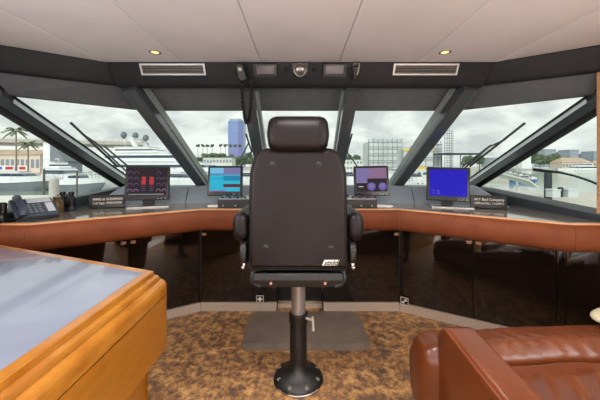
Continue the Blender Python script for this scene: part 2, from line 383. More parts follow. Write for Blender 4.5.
# padded leather rail with pale wood edge, swept along the counter's front
def off_poly(pl, d):
    out = []
    for i, p in enumerate(pl):
        p = V(p); a = (p-V(pl[i-1])).normalized() if i else None; b = (V(pl[i+1])-p).normalized() if i < len(pl)-1 else None
        a = a or b; b = b or a; n1 = V((-a.y, a.x)); n2 = V((-b.y, b.x)); m = (n1+n2).normalized(); q = p+m*(d/m.dot(n1)); out.append((q.x, q.y))
    return out
RP = [(-RC[0], RC[1]), (-RB[0], RB[1]), (-RA[0], RA[1]), RA, RB, RC]
rail = thing('console_rail', 'padded cognac leather rail along the front edge of the helm counter', 'rail', (0, 2.4, .725))
def sweep_plan(mb, path, prof):
    sweep(mb, [[(x, y, z) for x, y in off_poly(path, d)] for d, z in prof])
mb = MB(); sweep_plan(mb, RP, [(.085, ZR-.004), (.05, ZR-.006), (.026, ZR-.012), (.010, ZR-.028), (.002, ZR-.05), (0, ZR-.09), (.004, ZR-.13), (.014, ZR-.158), (.034, ZR-.174), (.06, ZR-.18), (.085, ZR-.18)])
mb.build('leather_pad', M['rail'], rail, sharp=50)
mb = MB(); sweep_plan(mb, RP, [(.05, ZR-.006), (.05, ZR+.002), (.09, ZR+.002), (.09, ZR-.03), (.07, ZR-.03)]); mb.build('wood_edge', M['woodtrim'], rail)
mb = MB()
for i in (1, 2, 3, 4):
    x, y = RP[i]; pts = []
    for d, z in [(.05, ZR-.004), (.026, ZR-.0105), (.009, ZR-.027), (.001, ZR-.05), (-.001, ZR-.09), (.003, ZR-.13), (.013, ZR-.16), (.034, ZR-.176)]:
        q = off_poly(RP, d)[i]; pts.append((q[0], q[1], z))
    mb = MB(); mb.tube(pts, .0022, 5); mb.build('stitched_seam', M['piping'], rail)

def seg_frame(a, b, z=0):   # u along a->b (left to right), v up, w toward the viewer
    return frame((a[0], a[1], z), (b[0]-a[0], b[1]-a[1], 0), (0, 0, 1))
def cabinet(name_label, a, b, doors, knob_at, group=None, post=None):
    c = thing('console_cabinet', name_label, 'cabinet', ((a[0]+b[0])/2, (a[1]+b[1])/2, 0), group)
    Mx = seg_frame(a, b); L = (V(a)-V(b)).length
    ax, bx = a[0], b[0]
    pl = [a, b, (bx, a[1]+.30), (ax, a[1]+.30)] if abs(a[1]-b[1]) < .01 else [a, b, (bx*1.0, b[1]+.42), (ax*1.0, a[1]+.22)] if bx > 0 else [a, b, (bx, b[1]+.22), (ax, a[1]+.42)]
    pl = [(x*.998, y+.023) for x, y in pl]
    mb = MB(); mb.slab(pl, .787, 0, T(0, 0, .075)); mb.build('body', M['acrylicbody'], c)
    if post is not None: mb = MB(); mb.slab(circ(.016, 12, post, 2.552), .785, 0, T(0, 0, .076)); mb.build('corner_post', M['acrylicbody'], c)
    for (u0, u1), ku in zip(doors, knob_at):
        mb = MB(Mx); mb.slab(rrect(u0, .085, u1, .79, .002, 2), .02, .002, T(0, 0, -.02), seg=2); d = mb.build('door', M['acrylic'], c)
        if ku is not None:
            mb = MB(Mx); mb.slab(rrect(ku-.018, .662, ku+.018, .686, .006), .008, .002, seg=2); mb.build('latch', M['copper'], d)
    return c, Mx, L
kx = .312
cabinet('black gloss console cabinet left of the helm chair, facing straight aft', (-.87, 2.54), (-.205, 2.54), [(.01, .655)], [.03], post=-.876)
cabinet('black gloss console cabinet right of the helm chair, facing straight aft', (.205, 2.54), (.87, 2.54), [(.01, .655)], [.638], post=.876)
cr, Mr, Lr = cabinet('black gloss angled console cabinet behind the leather sofa, two doors', KA, (KB[0]-.012, KB[1]+.007), [(.03, .555), (.56, 1.05)], [.525, .59])
cl, Ml, Ll = cabinet('black gloss angled console cabinet behind the honey wood table, two doors', (-KB[0]+.012, KB[1]+.007), (-KA[0], KA[1]), [(1.36-1.05, 1.36-.56), (1.36-.555, 1.36-.03)], [1.36-.59, 1.36-.525])
for c, Mx, u0, u1 in ((cr, Mr, 1.055, 1.10), (cr, Mr, 1.105, 1.32), (cl, Ml, 1.36-1.10, 1.36-1.055), (cl, Ml, 1.36-1.32, 1.36-1.105)):
    mb = MB(Mx); mb.slab(rrect(u0, .085, u1, .79, .002, 2), .02, .002, T(0, 0, -.02), seg=2); mb.build('end_panel', M['acrylic'], c)
mb = MB(FRONT(0, 2.66, 0)); mb.box(Matrix.Identity(4), -.204, .204, .04, .862, -.02, 0)
for k in range(30):
    z = .06+k*.026; mb.box(Matrix.Identity(4), -.203, .203, z, z+.013, 0, .006)
tag(mb.build('ribbed_panel', M['ribbed']), 'black ribbed recess panel in the console behind the chair pedestal', 'panel')
# kick strips
def kick(name, a, b):
    Mx = seg_frame(a, b); L = (V(a)-V(b)).length; mb = MB(Mx); mb.box(Matrix.Identity(4), .002, L-.002, 0, .074, -.05, .002); struct(mb.build(name, M['kick']))
kick('baseboard_front', (-.87, 2.54), (-.205, 2.54)); kick('baseboard_front', (.205, 2.54), (.87, 2.54)); kick('baseboard_right', KA, (KB[0]-.01, KB[1]+.006)); kick('baseboard_left', (-KB[0]+.01, KB[1]+.006), (-KA[0], KA[1]))
mb = MB(); mb.box(FLAT(0, 0, 0), -.2, .2, 2.60, 2.66, 0, .035); struct(mb.build('baseboard_front', M['kick']))
# little safety signs on the doors
def safety_sign(px, py, d, label, kind, rot=0):
    c = at(px, py, d); s = .026; Mx = FRONT(*c) if kind == 'cross' else frame(c, (KB[0]-KA[0], KB[1]-KA[1], 0), (0, 0, 1))
    t = thing('safety_sign', label, 'sign', c)
    Mx = Mx @ Matrix.Scale(1.35, 4); mb = MB(Mx); mb.slab(rrect(-s, -s, s, s, .004), .003, .001, seg=2); mb.build('plate', M['blackplastic'], t)
    mb = MB(Mx @ T(0, 0, .0031))
    for a0, b0, a1, b1 in ((-.024, -.024, .024, -.021), (-.024, .021, .024, .024), (-.024, -.021, -.021, .021), (.021, -.021, .024, .021)): mb.box(Matrix.Identity(4), a0, a1, b0, b1, 0, .001)
    if kind == 'cross':
        mb.box(Matrix.Identity(4), -.015, .015, -.005, .005, 0, .001); mb.box(Matrix.Identity(4), -.005, .005, -.015, .015, 0, .0012)
    else:
        mb.box(RZ(45), -.018, .018, -.003, .003, 0, .001); mb.slab(circ(.008, 14, -.008, -.008), .001, 0); mb.box(RZ(45), .008, .016, -.009, .009, 0, .001)
    mb.build('symbol', M['signwhite'], t)
safety_sign(260, 299, 2.536, 'small black sign with white cross low on the cabinet door', 'cross')
safety_sign(404.5, 301, 2.512, 'small black sign with white diagonal symbol low on angled door', 'arrow')

# dash riser behind the monitors
mb = MB()
base = [(-1.88, 2.60), (-1.14, 2.88), (1.14, 2.88), (1.88, 2.60), (WX-.05, 3.27), (-WX+.05, 3.27)]
top = [(-1.80, 2.86), (-1.16, 3.02), (1.16, 3.02), (1.80, 2.86), (WX-.06, 3.29), (-WX+.06, 3.29)]
mb.loft([[(x, y, .9) for x, y in base], [(x, y, 1.043) for x, y in top], [(x*.995, y+.015, 1.052) for x, y in top]])
dash = mb.build('dashboard_riser', M['dash'])
tag(dash, 'grey vinyl dashboard riser behind the four monitors', 'dashboard')
for s in (-1, 1): mb = MB(); mb.tube([(s*1.139, 2.878, .905), (s*1.159, 3.017, 1.042)], .003, 5); mb.build('panel_joint', M['gap'], dash)

# ------------------------------------------------------------------ text helper
def text_mesh(txt, size, Mx, name, m, parent, depth=.001, shear=0, bold=0, ax='CENTER', width=None):
    cu = bpy.data.curves.new('tmp', 'FONT'); cu.body = txt; cu.size = size; cu.extrude = depth; cu.align_x = ax; cu.align_y = 'CENTER'; cu.shear = shear; cu.offset = bold; cu.resolution_u = 3
    o = bpy.data.objects.new('tmp', cu); COL.objects.link(o)
    dg = bpy.context.evaluated_depsgraph_get(); me = bpy.data.meshes.new_from_object(o.evaluated_get(dg))
    bpy.data.objects.remove(o)
    k = width/max(1e-6, max(v.co.x for v in me.vertices)-min(v.co.x for v in me.vertices)) if width else 1
    mb = MB(Mx); mb.add([(v.co.x*k, v.co.y, v.co.z) for v in me.vertices], [tuple(p.vertices) for p in me.polygons])
    bpy.data.meshes.remove(me)
    return mb.build(name, m, parent)

# ------------------------------------------------------------------ monitors
def monitor(label, c, yaw, w, h, tilt, roll, draw, base_w=.34, group='flat monitors on the dashboard'):
    """c: centre of the screen; the stand's base lies on the counter"""
    fwd = RZ(yaw) @ V((0, -1, 0)); bx = c+fwd*(.04)*0
    t = thing('monitor', label, 'monitor', (c[0], c[1], .90), group)
    Mx = T(*c) @ RZ(yaw) @ RX(-tilt) @ frame((0, 0, 0), (1, 0, 0), (0, 0, 1)) @ RZ(roll)
    mb = MB(Mx); mb.slab(rrect(-w/2, -h/2, w/2, h/2, .008), .045, .006, T(0, 0, -.045), seg=3); 
    mb.slab(rrect(-w*.3, -h*.3, w*.3, h*.3, .02), .02, 0, T(0, 0, -.065))
    hs = mb.build('housing', M['screenblack'], t)
    sw, sh = w*.44, h*.43; sy = h*.035
    mb = MB(Mx @ T(0, sy, .0012)); mats = draw(mb, sw, sh-.01); mb.build('screen', mats, t)
    for k in (.25, .32, .42): mb = MB(Mx @ T(0, 0, .0005)); mb.slab(circ(.0035, 10, w*k, -h*.455), .0015, 0); mb.build('button', M['alu'], hs)
    # neck down to the base plate
    mb = MB(T(c[0], c[1], 0) @ RZ(yaw)); mb.box(Matrix.Identity(4), -.05, .05, .045, .065, .905, c[2]); mb.build('stand', M['blackplastic'], t)
    mb = MB(T(c[0], c[1], 0) @ RZ(yaw)); mb.slab(rrect(-base_w/2+.02, -.10, base_w/2+.02, .07, .012), .012, .005, T(0, 0, .9005), seg=3); mb.build('base', M['alu'], t)
    return t
E = {k: glow('screen_'+k, c, s) for k, c, s in (('dark', (36, 27, 34), 1), ('purple', (86, 70, 104), 1), ('red', (176, 48, 62), 1), ('blue', (22, 14, 186), 1), ('cyan', (36, 176, 206), 1), ('sky', (124, 182, 220), 1), ('lilac', (120, 112, 158), 1), ('teal', (14, 128, 168), 1), ('maroon', (72, 40, 48), 1), ('white', (226, 226, 230), 1), ('violet', (104, 86, 164), 1), ('mauve', (136, 104, 136), 1), ('deepblue', (14, 40, 140), 1), ('grey', (132, 126, 138), 1))}
I4 = Matrix.Identity(4)
def rect(mb, x0, y0, x1, y1, k, lift=0.0004): mb.mat(k); mb.box(I4, x0, x1, y0, y1, 0, lift)
def draw_engine(mb, w, h):
    rect(mb, -w, -h, w, h, 0, .0003)
    for sx in (-1, 1):
        for i in range(2):
            for j in range(4):
                if sx > 0 and j == 0 and i == 0: continue
                cx = sx*(w*.87-i*w*.30); cy = h*.62-j*h*.43; r = w*.12
                mb.mat(1 if (j < 3) else 3)
                pts = [(cx+r*math.cos(a), cy+r*math.sin(a)) for a in [math.radians(-20+k*22) for k in range(11)]]
                for p, q in zip(pts[:-1], pts[1:]):
                    mb.add([(p[0], p[1], .0006), (q[0], q[1], .0006), (cx+(q[0]-cx)*.68, cy+(q[1]-cy)*.68, .0006), (cx+(p[0]-cx)*.68, cy+(p[1]-cy)*.68, .0006)], [(0, 1, 2, 3)])
        rect(mb, sx*w*.20-w*.11, -h*.22, sx*w*.20+w*.11, h*.36, 2, .0008)
        for i in range(3): rect(mb, sx*w*.20-w*.11, -h*(.38+i*.14), sx*w*.20+w*.11, -h*(.33+i*.14), 1, .0006)
    for k in range(18): rect(mb, -w*.92+k*w*.1, -h*.93, -w*.92+k*w*.1+w*.07, -h*.90, 4, .0006)
    return [E['dark'], E['purple'], E['red'], E['mauve'], E['white']]
def draw_chart(mb, w, h):
    rect(mb, -w, -h, w, h, 0, .0003)
    rect(mb, -w, h*.55, -w*.12, h*.98, 1); rect(mb, -w*.1, h*.5, w, h*.98, 2); rect(mb, -w, h*.38, w, h*.48, 2)
    rect(mb, -w*.1, -h*.1, w, h*.3, 4); rect(mb, -w*.1, -h*.62, w, -h*.38, 3); rect(mb, -w*.1, -h*.68, w, -h*.62, 5); rect(mb, -w, -h, w*.1, -h*.9, 2); rect(mb, -w*.95, -h*.78, -w*.8, -h*.74, 3)
    rect(mb, -w*.9, h*.06, w*.9, h*.10, 4, .0006)
    return [E['cyan'], E['sky'], E['lilac'], E['maroon'], E['teal'], E['mauve']]
def draw_dash(mb, w, h):
    rect(mb, -w, -h, w, h, 0, .0003); rect(mb, -w, -h*.28, -w*.28, h, 1); rect(mb, -w*.28, h*.1, w, h, 3)
    mb.mat(1); mb.slab([(-w, h*.3), (-w*.3, h*.3), (w*.1, h*.62), (w*.0, h*.75), (-w, h*.5)], .0005)
    for cx in (-w*.02, w*.70): mb.mat(2); mb.slab(circ(w*.27, 22, cx, -h*.58), .0006, 0); mb.mat(1); mb.slab(circ(w*.15, 18, cx, -h*.52), .0008, 0)
    mb.mat(4)
    for k in range(8): a = math.radians(20+k*20); mb.slab(circ(w*.025, 6, -w*.02+w*.3*math.cos(a), -h*.58+w*.3*math.sin(a)), .0008, 0)
    for k in range(4): rect(mb, -w*.85+k*w*.08, -h*.62, -w*.80+k*w*.08, -h*.54, 5, .0006)
    return [E['dark'], E['lilac'], E['violet'], E['mauve'], E['purple'], E['white']]
def draw_blue(mb, w, h):
    rect(mb, -w, -h, w, h, 0, .0003)
    mb.mat(1)
    segs = [((-.86, -.78, .2, 't'))]
    def seg7(x, y, s, on):
        L = {'a': (0, 2, 1, 2), 'b': (1, 1, 1, 2), 'c': (1, 0, 1, 1), 'd': (0, 0, 1, 0), 'f': (0, 1, 0, 2), 'g': (0, 1, 1, 1)}
        for k in on:
            x0, y0, x1, y1 = L[k]; rect(mb, x+x0*s-.003, y+y0*s-.003, x+x1*s+.003, y+y1*s+.003, 1, .0006)
    seg7(-w*.86, -h*.84, h*.13, 'abc'); rect(mb, -w*.66, -h*.86, -w*.62, -h*.80, 1, .0006); seg7(-w*.56, -h*.84, h*.13, 'afgcd')
    rect(mb, w*.78, -h*.84, w*.9, -h*.81, 1, .0006); rect(mb, w*.84, -h*.28, w*.88, -h*.24, 1, .0006)
    return [E['blue'], E['violet']]
monitor('monitor showing engine gauges and two red bars, leftmost on the dashboard', at(147.6, 182.9, 2.66), 18, .368, .315, 8, -1, draw_engine, .35)
monitor('monitor with cyan and lilac sailing display, left of the chair', at(225, 180.6, 2.76), 3, .325, .286, 9, 0, draw_chart, .33)
monitor('monitor with violet dials on dark camera picture, right of the chair', at(371.5, 180.7, 2.76), -4, .325, .286, 9, 1, draw_dash, .33)
monitor('monitor showing plain deep blue screen, rightmost on the dashboard', at(448, 184, 2.64), -17, .355, .308, 9, -1.2, draw_blue, .35)

# name plates leaning against the riser
def plaque(label, c, yaw, l1, l2):
    t = thing('name_plate', label, 'name plate', (c[0], c[1], .9))
    Mx = T(c[0], c[1], .902) @ RZ(yaw) @ RX(-14) @ frame((0, 0, 0), (1, 0, 0), (0, 0, 1))
    mb = MB(Mx); mb.slab(rrect(-.138, 0, .138, .112, .004), .03, .004, T(0, 0, -.015), seg=2); mb.build('plate', M['plategrey'], t)
    text_mesh(l1, .030, Mx @ T(-.108, .074, .0155), 'lettering', M['signwhite'], t, ax='LEFT', width=.226, bold=.0004); text_mesh(l2, .026, Mx @ T(-.108, .040, .0155), 'lettering', M['signwhite'], t, ax='LEFT', width=.22, bold=.0003)
plaque('black name plate with two lines of white lettering, beside the engine gauges monitor', at(107, 206, 2.565), 19, 'MMSI # 367049430', 'Call Sign: WDC6958')
plaque('black name plate with white lettering, beside the deep blue monitor', at(488.5, 208, 2.53), -19, 'M/Y Bad Company', 'Official No. 1164971')

# control boxes either side of the chair
def control_box(label, x0, x1, y0):
    t = thing('control_box', label, 'control panel', ((x0+x1)/2, y0+.08, .90), 'engine control boxes on the counter')
    mb = MB(T(0, y0, .9005)); mb.loft([[(x0, 0, 0), (x0, .0, .07), (x0, .012, .078), (x0, .112, .098), (x0, .12, 0)], [(x1, 0, 0), (x1, 0, .07), (x1, .012, .078), (x1, .112, .098), (x1, .12, 0)]])
    mb.build('case', M['blackplastic'], t)
    mb = MB(T(0, y0, .9005)); mb.loft([[(x, .014, .0786), (x, .110, .0980), (x, .110, .1020), (x, .014, .0826)] for x in (x0+.006, x1-.006)]); p = mb.build('face_plate', M['alu'], t)
    n = int((x1-x0)/.034)
    for k in range(n):
        x = x0+.03+k*.034; mb = MB(T(x, y0+.04+.045*(k % 2), .9905+.009*(k % 2))); mb.lathe([(.009, -.004), (.009, .010), (.007, .013), (.001, .013)], n=10); mb.build('knob', M['blackplastic'], p)
    for k in range(4):
        mb = MB(T(x0+.05+k*(x1-x0-.1)/3, y0-.0005, .925)); mb.lathe([(.007, 0), (.007, .008), (.005, .012)], RX(90), 10); mb.build('toggle', M['alu'], t)
control_box('black control box with silver top below the cyan display monitor', -.72, -.30, 2.535)
control_box('black control box with silver top below the violet dials monitor', .30, .675, 2.535)

# ------------------------------------------------------------------ header instruments
TILT = math.degrees(math.atan2(.0517, .103))
HN = frame((0, 0, 0), (1, 0, 0), (0, .0517, -.103)); 
HV = V((0, -.0517, .103)).normalized()
def HF(px, y=2.194, z=1.999): return frame(((px-300)*y/F, y, z), (1, 0, 0), HV)
def vent(label, px):
    t = thing('air_vent', label, 'vent', ((px-300)*2.194/F, 2.19, 1.99), 'air vents in the header'); Mx = HF(px, 2.192, 2.003)
    W, H = .245, .042
    mb = MB(Mx)
    for a in ((-W, -H, W, -H+.012), (-W, H-.012, W, H), (-W, -H+.012, -W+.014, H-.012), (W-.014, -H+.012, W, H-.012)): mb.box(I4, a[0], a[2], a[1], a[3], -.004, .006)
    mb.build('frame', M['alu'], t)
    mb = MB(Mx); mb.box(I4, -W+.01, W-.01, -H+.01, H-.01, -.006, -.002); mb.build('backing', M['gap'], t)
    for k in range(5):
        v = -H+.019+k*.0115; mb = MB(Mx @ T(0, v, .001) @ RX(35)); mb.box(I4, -W+.014, W-.014, -.0035, .0035, -.001, .001); mb.build('slat', M['tube'], t)
vent('silver framed air vent in the charcoal header, left of the handset', 173)
vent('silver framed air vent in the charcoal header, right of the centre', 425.5)
scrn = mat('grey_lcd_glass', (84, 80, 92), .15, coat=.4)
def display(label, px, knobs):
    t = thing('header_display', label, 'display', ((px-300)*2.194/F, 2.19, 1.99), 'small displays in the header'); Mx = HF(px)
    mb = MB(Mx); o = rrect(-.092, -.05, .092, .05, .012); i = rrect(-.07, -.03, .07, .034, .004)
    mb.loft([[(x, y, 0) for x, y in o], [(x, y, .022) for x, y in inset(o, .004)], [(x, y, .022) for x, y in i], [(x, y, .002) for x, y in i]], cap=False); mb.build('bezel', M['blackplastic'], t)
    mb = MB(Mx); mb.slab(i, .002, 0, T(0, 0, .001)); mb.build('screen', scrn, t)
    for kp in knobs:
        mb = MB(HF(kp, 2.194, 2.0)); mb.lathe([(.016, 0), (.016, .006), (.010, .010), (.009, .022), (.006, .025), (.001, .025)], n=16); mb.box(T(0, 0, .025), -.002, .002, -.009, .009, 0, .004); mb.build('knob', M['blackplastic'], t)
display('small grey header display nearer the hanging handset', 265.5, (286, 249.5))
display('small grey header display nearer the black hook', 334.5, (314, 348))
t = thing('round_gauge', 'round chrome gauge in square black bezel at centre of header', 'gauge', (0, 2.19, 1.99)); Mx = HF(300)
mb = MB(Mx); o = rrect(-.062, -.056, .062, .056, .012); mb.slab(o, .012, .004, seg=2); mb.build('bezel', M['blackplastic'], t)
mb = MB(Mx); mb.lathe([(.044, .012), (.049, .018), (.05, .026), (.045, .03), (.039, .026), (.039, .014)]); mb.build('rim', M['chrome'], t)
mb = MB(Mx); mb.lathe([(.039, .013), (.036, .021), (.026, .027), (.012, .03), (.001, .031)]); d = mb.build('dial', mat('grey_gauge_face', (120, 118, 116), .12, .6, coat=.6), t)
mb = MB(Mx); mb.tube([(-.02, .0, .0295), (-.012, .012, .0292), (0, .016, .0292), (.012, .012, .0292), (.02, 0, .0295)], .002, 5); mb.build('marking', M['signwhite'], d)
# handset hanging from its clip with cord
t = thing('radio_handset', 'black radio handset with hanging cord on left side of header', 'handset', ((242-300)*2.18/F, 2.18, 1.98)); X0 = (242-300)*2.18/F
mb = MB(HF(240.5, 2.19, 2.02)); mb.slab(rrect(-.032, -.05, .032, .035, .01), .02, .005, seg=3); mb.build('clip', M['blackplastic'], t)
mb = MB(T(X0, 2.155, 1.97) @ RY(-14) @ frame((0, 0, 0), (1, 0, 0), (0, -.3, 1))); mb.slab(rrect(-.032, -.07, .032, .065, .026), .04, .014, back=True); h = mb.build('handset_body', M['blackcoat'], t)
mb = MB(T(X0, 2.155, 1.97) @ RY(-14) @ frame((0, 0, 0), (1, 0, 0), (0, -.3, 1))); mb.slab(circ(.013, 16, 0, .02), .003, 0, T(0, 0, .0395)); mb.build('speaker_grille', M['tube'], h)
pts = []
for k in range(121):
    u = k/120; a = PI*u
    cx = X0+.02-.055*math.cos(a)*.45+.025*u; z = 1.945-.345*math.sin(a)**.75
    ph = k*2*PI/4; pts.append((cx+.006*math.cos(ph), 2.19+.03*math.sin(a)+.006*math.sin(ph), z))
mb = MB(); mb.tube(pts, .0095, 6); mb.build('cord', M['blackplastic'], t)
t = thing('microphone_hook', 'black microphone hook at the right of the header displays', 'hook', ((355-300)*2.19/F, 2.19, 1.98))
mb = MB(HF(355.5, 2.19, 2.01)); mb.slab(rrect(-.03, -.05, .03, .05, .01), .02, .005, seg=3); mb.build('plate', M['blackplastic'], t)
mb = MB(HF(355, 2.19, 2.01)); mb.slab(rrect(-.02, -.075, .016, .02, .012), .03, .008, T(0, 0, .02), seg=3); mb.build('microphone', M['blackcoat'], t)
mb = MB(HF(355, 2.19, 2.01)); mb.tube([(.02, .04, .02), (.022, .03, .045), (.018, 0, .055), (.01, -.04, .05)], .005, 6); mb.build('hook', M['chrome'], t)
# downlights
for s, lab in ((-1, 'warm recessed ceiling downlight above the left air vent'), (1, 'warm recessed ceiling downlight above the right air vent')):
    x, y = s*.988, 1.976; t = thing('ceiling_downlight', lab, 'light', (x, y, ZC), 'recessed ceiling downlights')
    Mx = T(x, y, ZC) @ RX(180) @ Matrix.Scale(.8, 4)
    mb = MB(Mx); mb.lathe([(.048, 0), (.048, .005), (.040, .008), (.033, .004), (.033, -.004)]); mb.build('rim', M['chrome'], t)
    mb = MB(Mx); mb.lathe([(.032, .0005), (.024, .004), (.012, .006), (.001, .0065)]); mb.build('lens', M['lampglow'], t)

# ------------------------------------------------------------------ helm chair
CX, CY = -.010, 1.735
chair = thing('helm_chair', 'dark brown leather helm chair on black pedestal in front of the console', 'chair', (CX, CY, 0))
mb = MB(T(CX, CY, 0)); mb.lathe([(.147, 0), (.149, .004), (.149, .010), (.145, .014)], n=40); mb.build('base_ring', M['chrome'], chair)
mb = MB(T(CX, CY, 0)); mb.lathe([(.142, .012), (.143, .020), (.137, .029), (.108, .042), (.080, .060), (.062, .082), (.053, .105), (.051, .125), (.051, .36), (.050, .365)], n=40); mb.build('pedestal', M['blackcoat'], chair)
for k in range(8):
    a = PI/8+k*PI/4; mb = MB(T(CX+.118*math.cos(a), CY+.120*math.sin(a), .036)); mb.lathe([(.015, -.010), (.015, -.002), (.010, -.001), (.0065, -.001), (.0065, .004), (.001, .0045)], n=12); mb.build('base_bolt', M['tube'], chair)
mb = MB(T(CX, CY, 0)); mb.lathe([(.051, .345), (.056, .348), (.057, .395), (.053, .40), (.043, .40)], n=36); mb.build('collar', M['blackcoat'], chair)
mb = MB(T(CX, CY, .380)); mb.tube([(.045, -.03, 0), (.085, -.05, 0)], .008, 8); mb.tube([(.082, -.049, .018), (.085, -.05, 0), (.087, -.051, -.052)], .007, 8); mb.ball((.087, -.051, -.056), .009, n=10, m=6); mb.build('locking_lever', M['paleal'], chair)
mb = MB(T(CX, CY, 0)); mb.lathe([(.042, .39), (.042, .64)], n=32); mb.build('pedestal_tube', M['tube'], chair)
# seat and frame
BY = 1.50    # plane of the back of the backrest
mb = MB(T(CX, 0, 0)); mb.slab(rrect(-.25, 1.58, .25, 2.06, .06), .13, .04, T(0, 0, .70), back=True); mb.build('seat', M['chairleather'], chair)
mb = MB(T(CX, 0, 0)); mb.slab(rrect(-.21, 1.56, .21, 1.98, .03), .06, .01, T(0, 0, .64)); mb.build('seat_plate', M['blackcoat'], chair)
# rear cross bar with curled ends
mb = MB(T(CX, 1.53, 0)); sec = round_poly([(-.012, .640), (.02, .635), (.025, .712), (-.015, .714), (-.022, .68)], .008, 3)
mb.loft([[(x, y, z) for y, z in sec] for x in (-.232, -.20, -.17, .17, .20, .232)]); mb.build('cross_bar', M['blackplastic'], chair)
for s in (-1, 1):
    mb = MB(T(CX, 1.525, 0)); mb.tube([(s*.225, .03, .725), (s*.240, .01, .715), (s*.244, 0, .695), (s*.240, 0, .67), (s*.226, .0, .652), (s*.195, .0, .645)], .013, 8); mb.build('bracket', M['blackcoat'], chair)
    mb = MB(FRONT(CX+s*.141, 1.509, .664)); mb.lathe([(.007, -.01), (.0075, .004), (.005, .007), (.001, .0075)], n=12); mb.build('bolt', M['copper'], chair)
    mb = MB(T(CX+s*.132, 1.60, 0)); mb.box(I4, -.008, .008, -.004, .004, .60, .645); mb.tube([(s*.003, 0, .605), (s*.003, 0, .575), (-s*.01, -.01, .57)], .005, 6); mb.build('bracket_tab', M['blackcoat'], chair)
# backrest shell: outline with shoulders, rounded edge, slight belly
out = round_poly([(-.264, 0), (.264, 0), (.256, .52), (.218, .645), (-.218, .645), (-.256, .52)], [.03, .03, .25, .10, .10, .25], 8)
mb = MB(T(CX, BY, .724) @ frame((0, 0, 0), (1, 0, 0), (0, 0, 1))); mb.slab(out, .105, .035, T(0, 0, -.105), seg=6, back=True); back = mb.build('backrest', M['chairleather'], chair, sharp=60)
mb = MB(T(CX, BY+.10, .76) @ frame((0, 0, 0), (1, 0, 0), (0, 0, 1))); mb.slab([(x*.9, y*.95) for x, y in out], .07, .03, T(0, 0, -.07), seg=5, back=True); mb.build('back_cushion', M['chairleather'], chair, sharp=60)
# seam a little inside the edge
mb = MB(T(CX, BY, .724) @ frame((0, 0, 0), (1, 0, 0), (0, 0, 1))); pp = [(x, y, -.0095) for x, y in inset(out, .012)]; mb.tube(pp+[pp[0]], .0028, 5); mb.build('piping', M['chairleather'], back)
for x, z in ((-.132, 1.285), (.108, 1.285), (-.166, .855), (.170, .852)):
    mb = MB(FRONT(CX+x, BY, z)); mb.lathe([(.017, -.002), (.016, .001), (.012, .0015), (.011, .006), (.007, .009), (.001, .009)], n=18); mb.build('button', M['blackplastic'] if z > 1 else M['blackcoat'], back)
# headrest
mb = MB(T(CX, BY+.02, 1.441)); ho = []
for k in range(33):
    u = -1+2*k/32; x = u*.163; r = 1-.08*abs(u)**5
    e = (1-abs(u)**12)**.5*.985+.015 if abs(u) < 1 else .12
    ho.append([(x, .062*e*math.copysign(abs(math.cos(a))**.75, math.cos(a)), .093*r*e*math.copysign(abs(math.sin(a))**.72, math.sin(a))) for a in [2*PI*j/28 for j in range(28)]])
mb.loft(ho); hd = mb.build('headrest', M['chairleather'], chair, sharp=60)
for s in (-1, 1):
    mb = MB(T(CX+s*.108, BY+.02, 1.445)); mb.tube([(s*.004*math.sin(a)**2, .0612*math.copysign(abs(math.cos(a))**.75, math.cos(a)), .0885*math.copysign(abs(math.sin(a))**.72, math.sin(a))) for a in [2*PI*j/28 for j in range(29)]], .0022, 5); mb.build('seam', M['piping'] if False else M['chairleather'], hd)
    mb = MB(T(CX+s*.09, BY+.045, 1.31)); mb.tube([(0, 0, 0), (0, 0, .09)], .008, 8); mb.build('headrest_post', M['chrome'], chair)
# arms
for s in (-1, 1):
    mb = MB(T(CX, 0, 0)); prof = rrect(-.045, .868, .045, 1.025, .04, 5)
    rings = []
    for y, k in ((1.53, .35), (1.535, .7), (1.55, .9), (1.58, 1), (1.9, 1), (1.97, .92), (2.0, .7), (2.005, .4)):
        rings.append([(s*.308+u*k, y, .946+(v-.946)*k) for u, v in prof])
    mb.loft(rings); a = mb.build('armrest', M['chairleather'], chair, sharp=60)
    mb = MB(T(CX, 0, 0)); mb.tube([(s*.275, 1.60, .93), (s*.272, 1.585, .84), (s*.262, 1.60, .75)], .016, 8); mb.build('arm_bracket', M['blackcoat'], chair)
    mb = MB(T(CX+s*.288, 1.56, .812)); mb.slab(rrect(-.055, -.06, .055, .06, .045, 6), .034, .01, frame((0, 0, 0), (0, 1, 0), (0, 0, 1)) @ T(0, 0, -.017), back=True); mb.build('adjustment_knob', M['blackplastic'], chair)
    mb = MB(T(CX+s*.288, 1.535, .757)); mb.lathe([(.012, -.02), (.013, -.01), (.013, .006), (.009, .012)], n=12); mb.ball((s*.004, -.004, -.018), .011, n=10, m=6); mb.build('lever_tip', M['chrome'], chair)
# badge with lettering on the backrest
Mx = FRONT(CX+.168, BY+.0005, .775) @ Matrix.Scale(.84, 4)
mb = MB(Mx); mb.slab([(-.052, -.017), (.040, -.017), (.055, .017), (-.037, .017)], .002, 0); bd = mb.build('badge', M['signwhite'], back)
text_mesh('stidd', .042, Mx @ T(0, -.001, .0022), 'lettering', M['gap'], bd, shear=.4, bold=.0012)

# mat
mb = MB(); mo = rrect(-.42, 2.00, .505, 2.53, .075, 6); mb.loft([[(x, y, 0.0) for x, y in mo], [(x, y, .004) for x, y in mo], [(x, y, .018) for x, y in inset(mo, .045)], [(x, y, .020) for x, y in inset(mo, .055)]])
tag(mb.build('floor_mat', M['mat']), 'dark brown rectangular foam floor mat under the helm chair', 'mat')

# ------------------------------------------------------------------ table (left foreground)
TZ = .84
tb = thing('chart_table', 'honey wood table with grey blue top in the left foreground', 'table', (-1.3, .5, 0))
TP = [(-2.03, 1.728), (-.62, 1.238), (-.557, 1.17), (-.557, -.5)]     # outer edge, far left corner -> far right corner -> near end
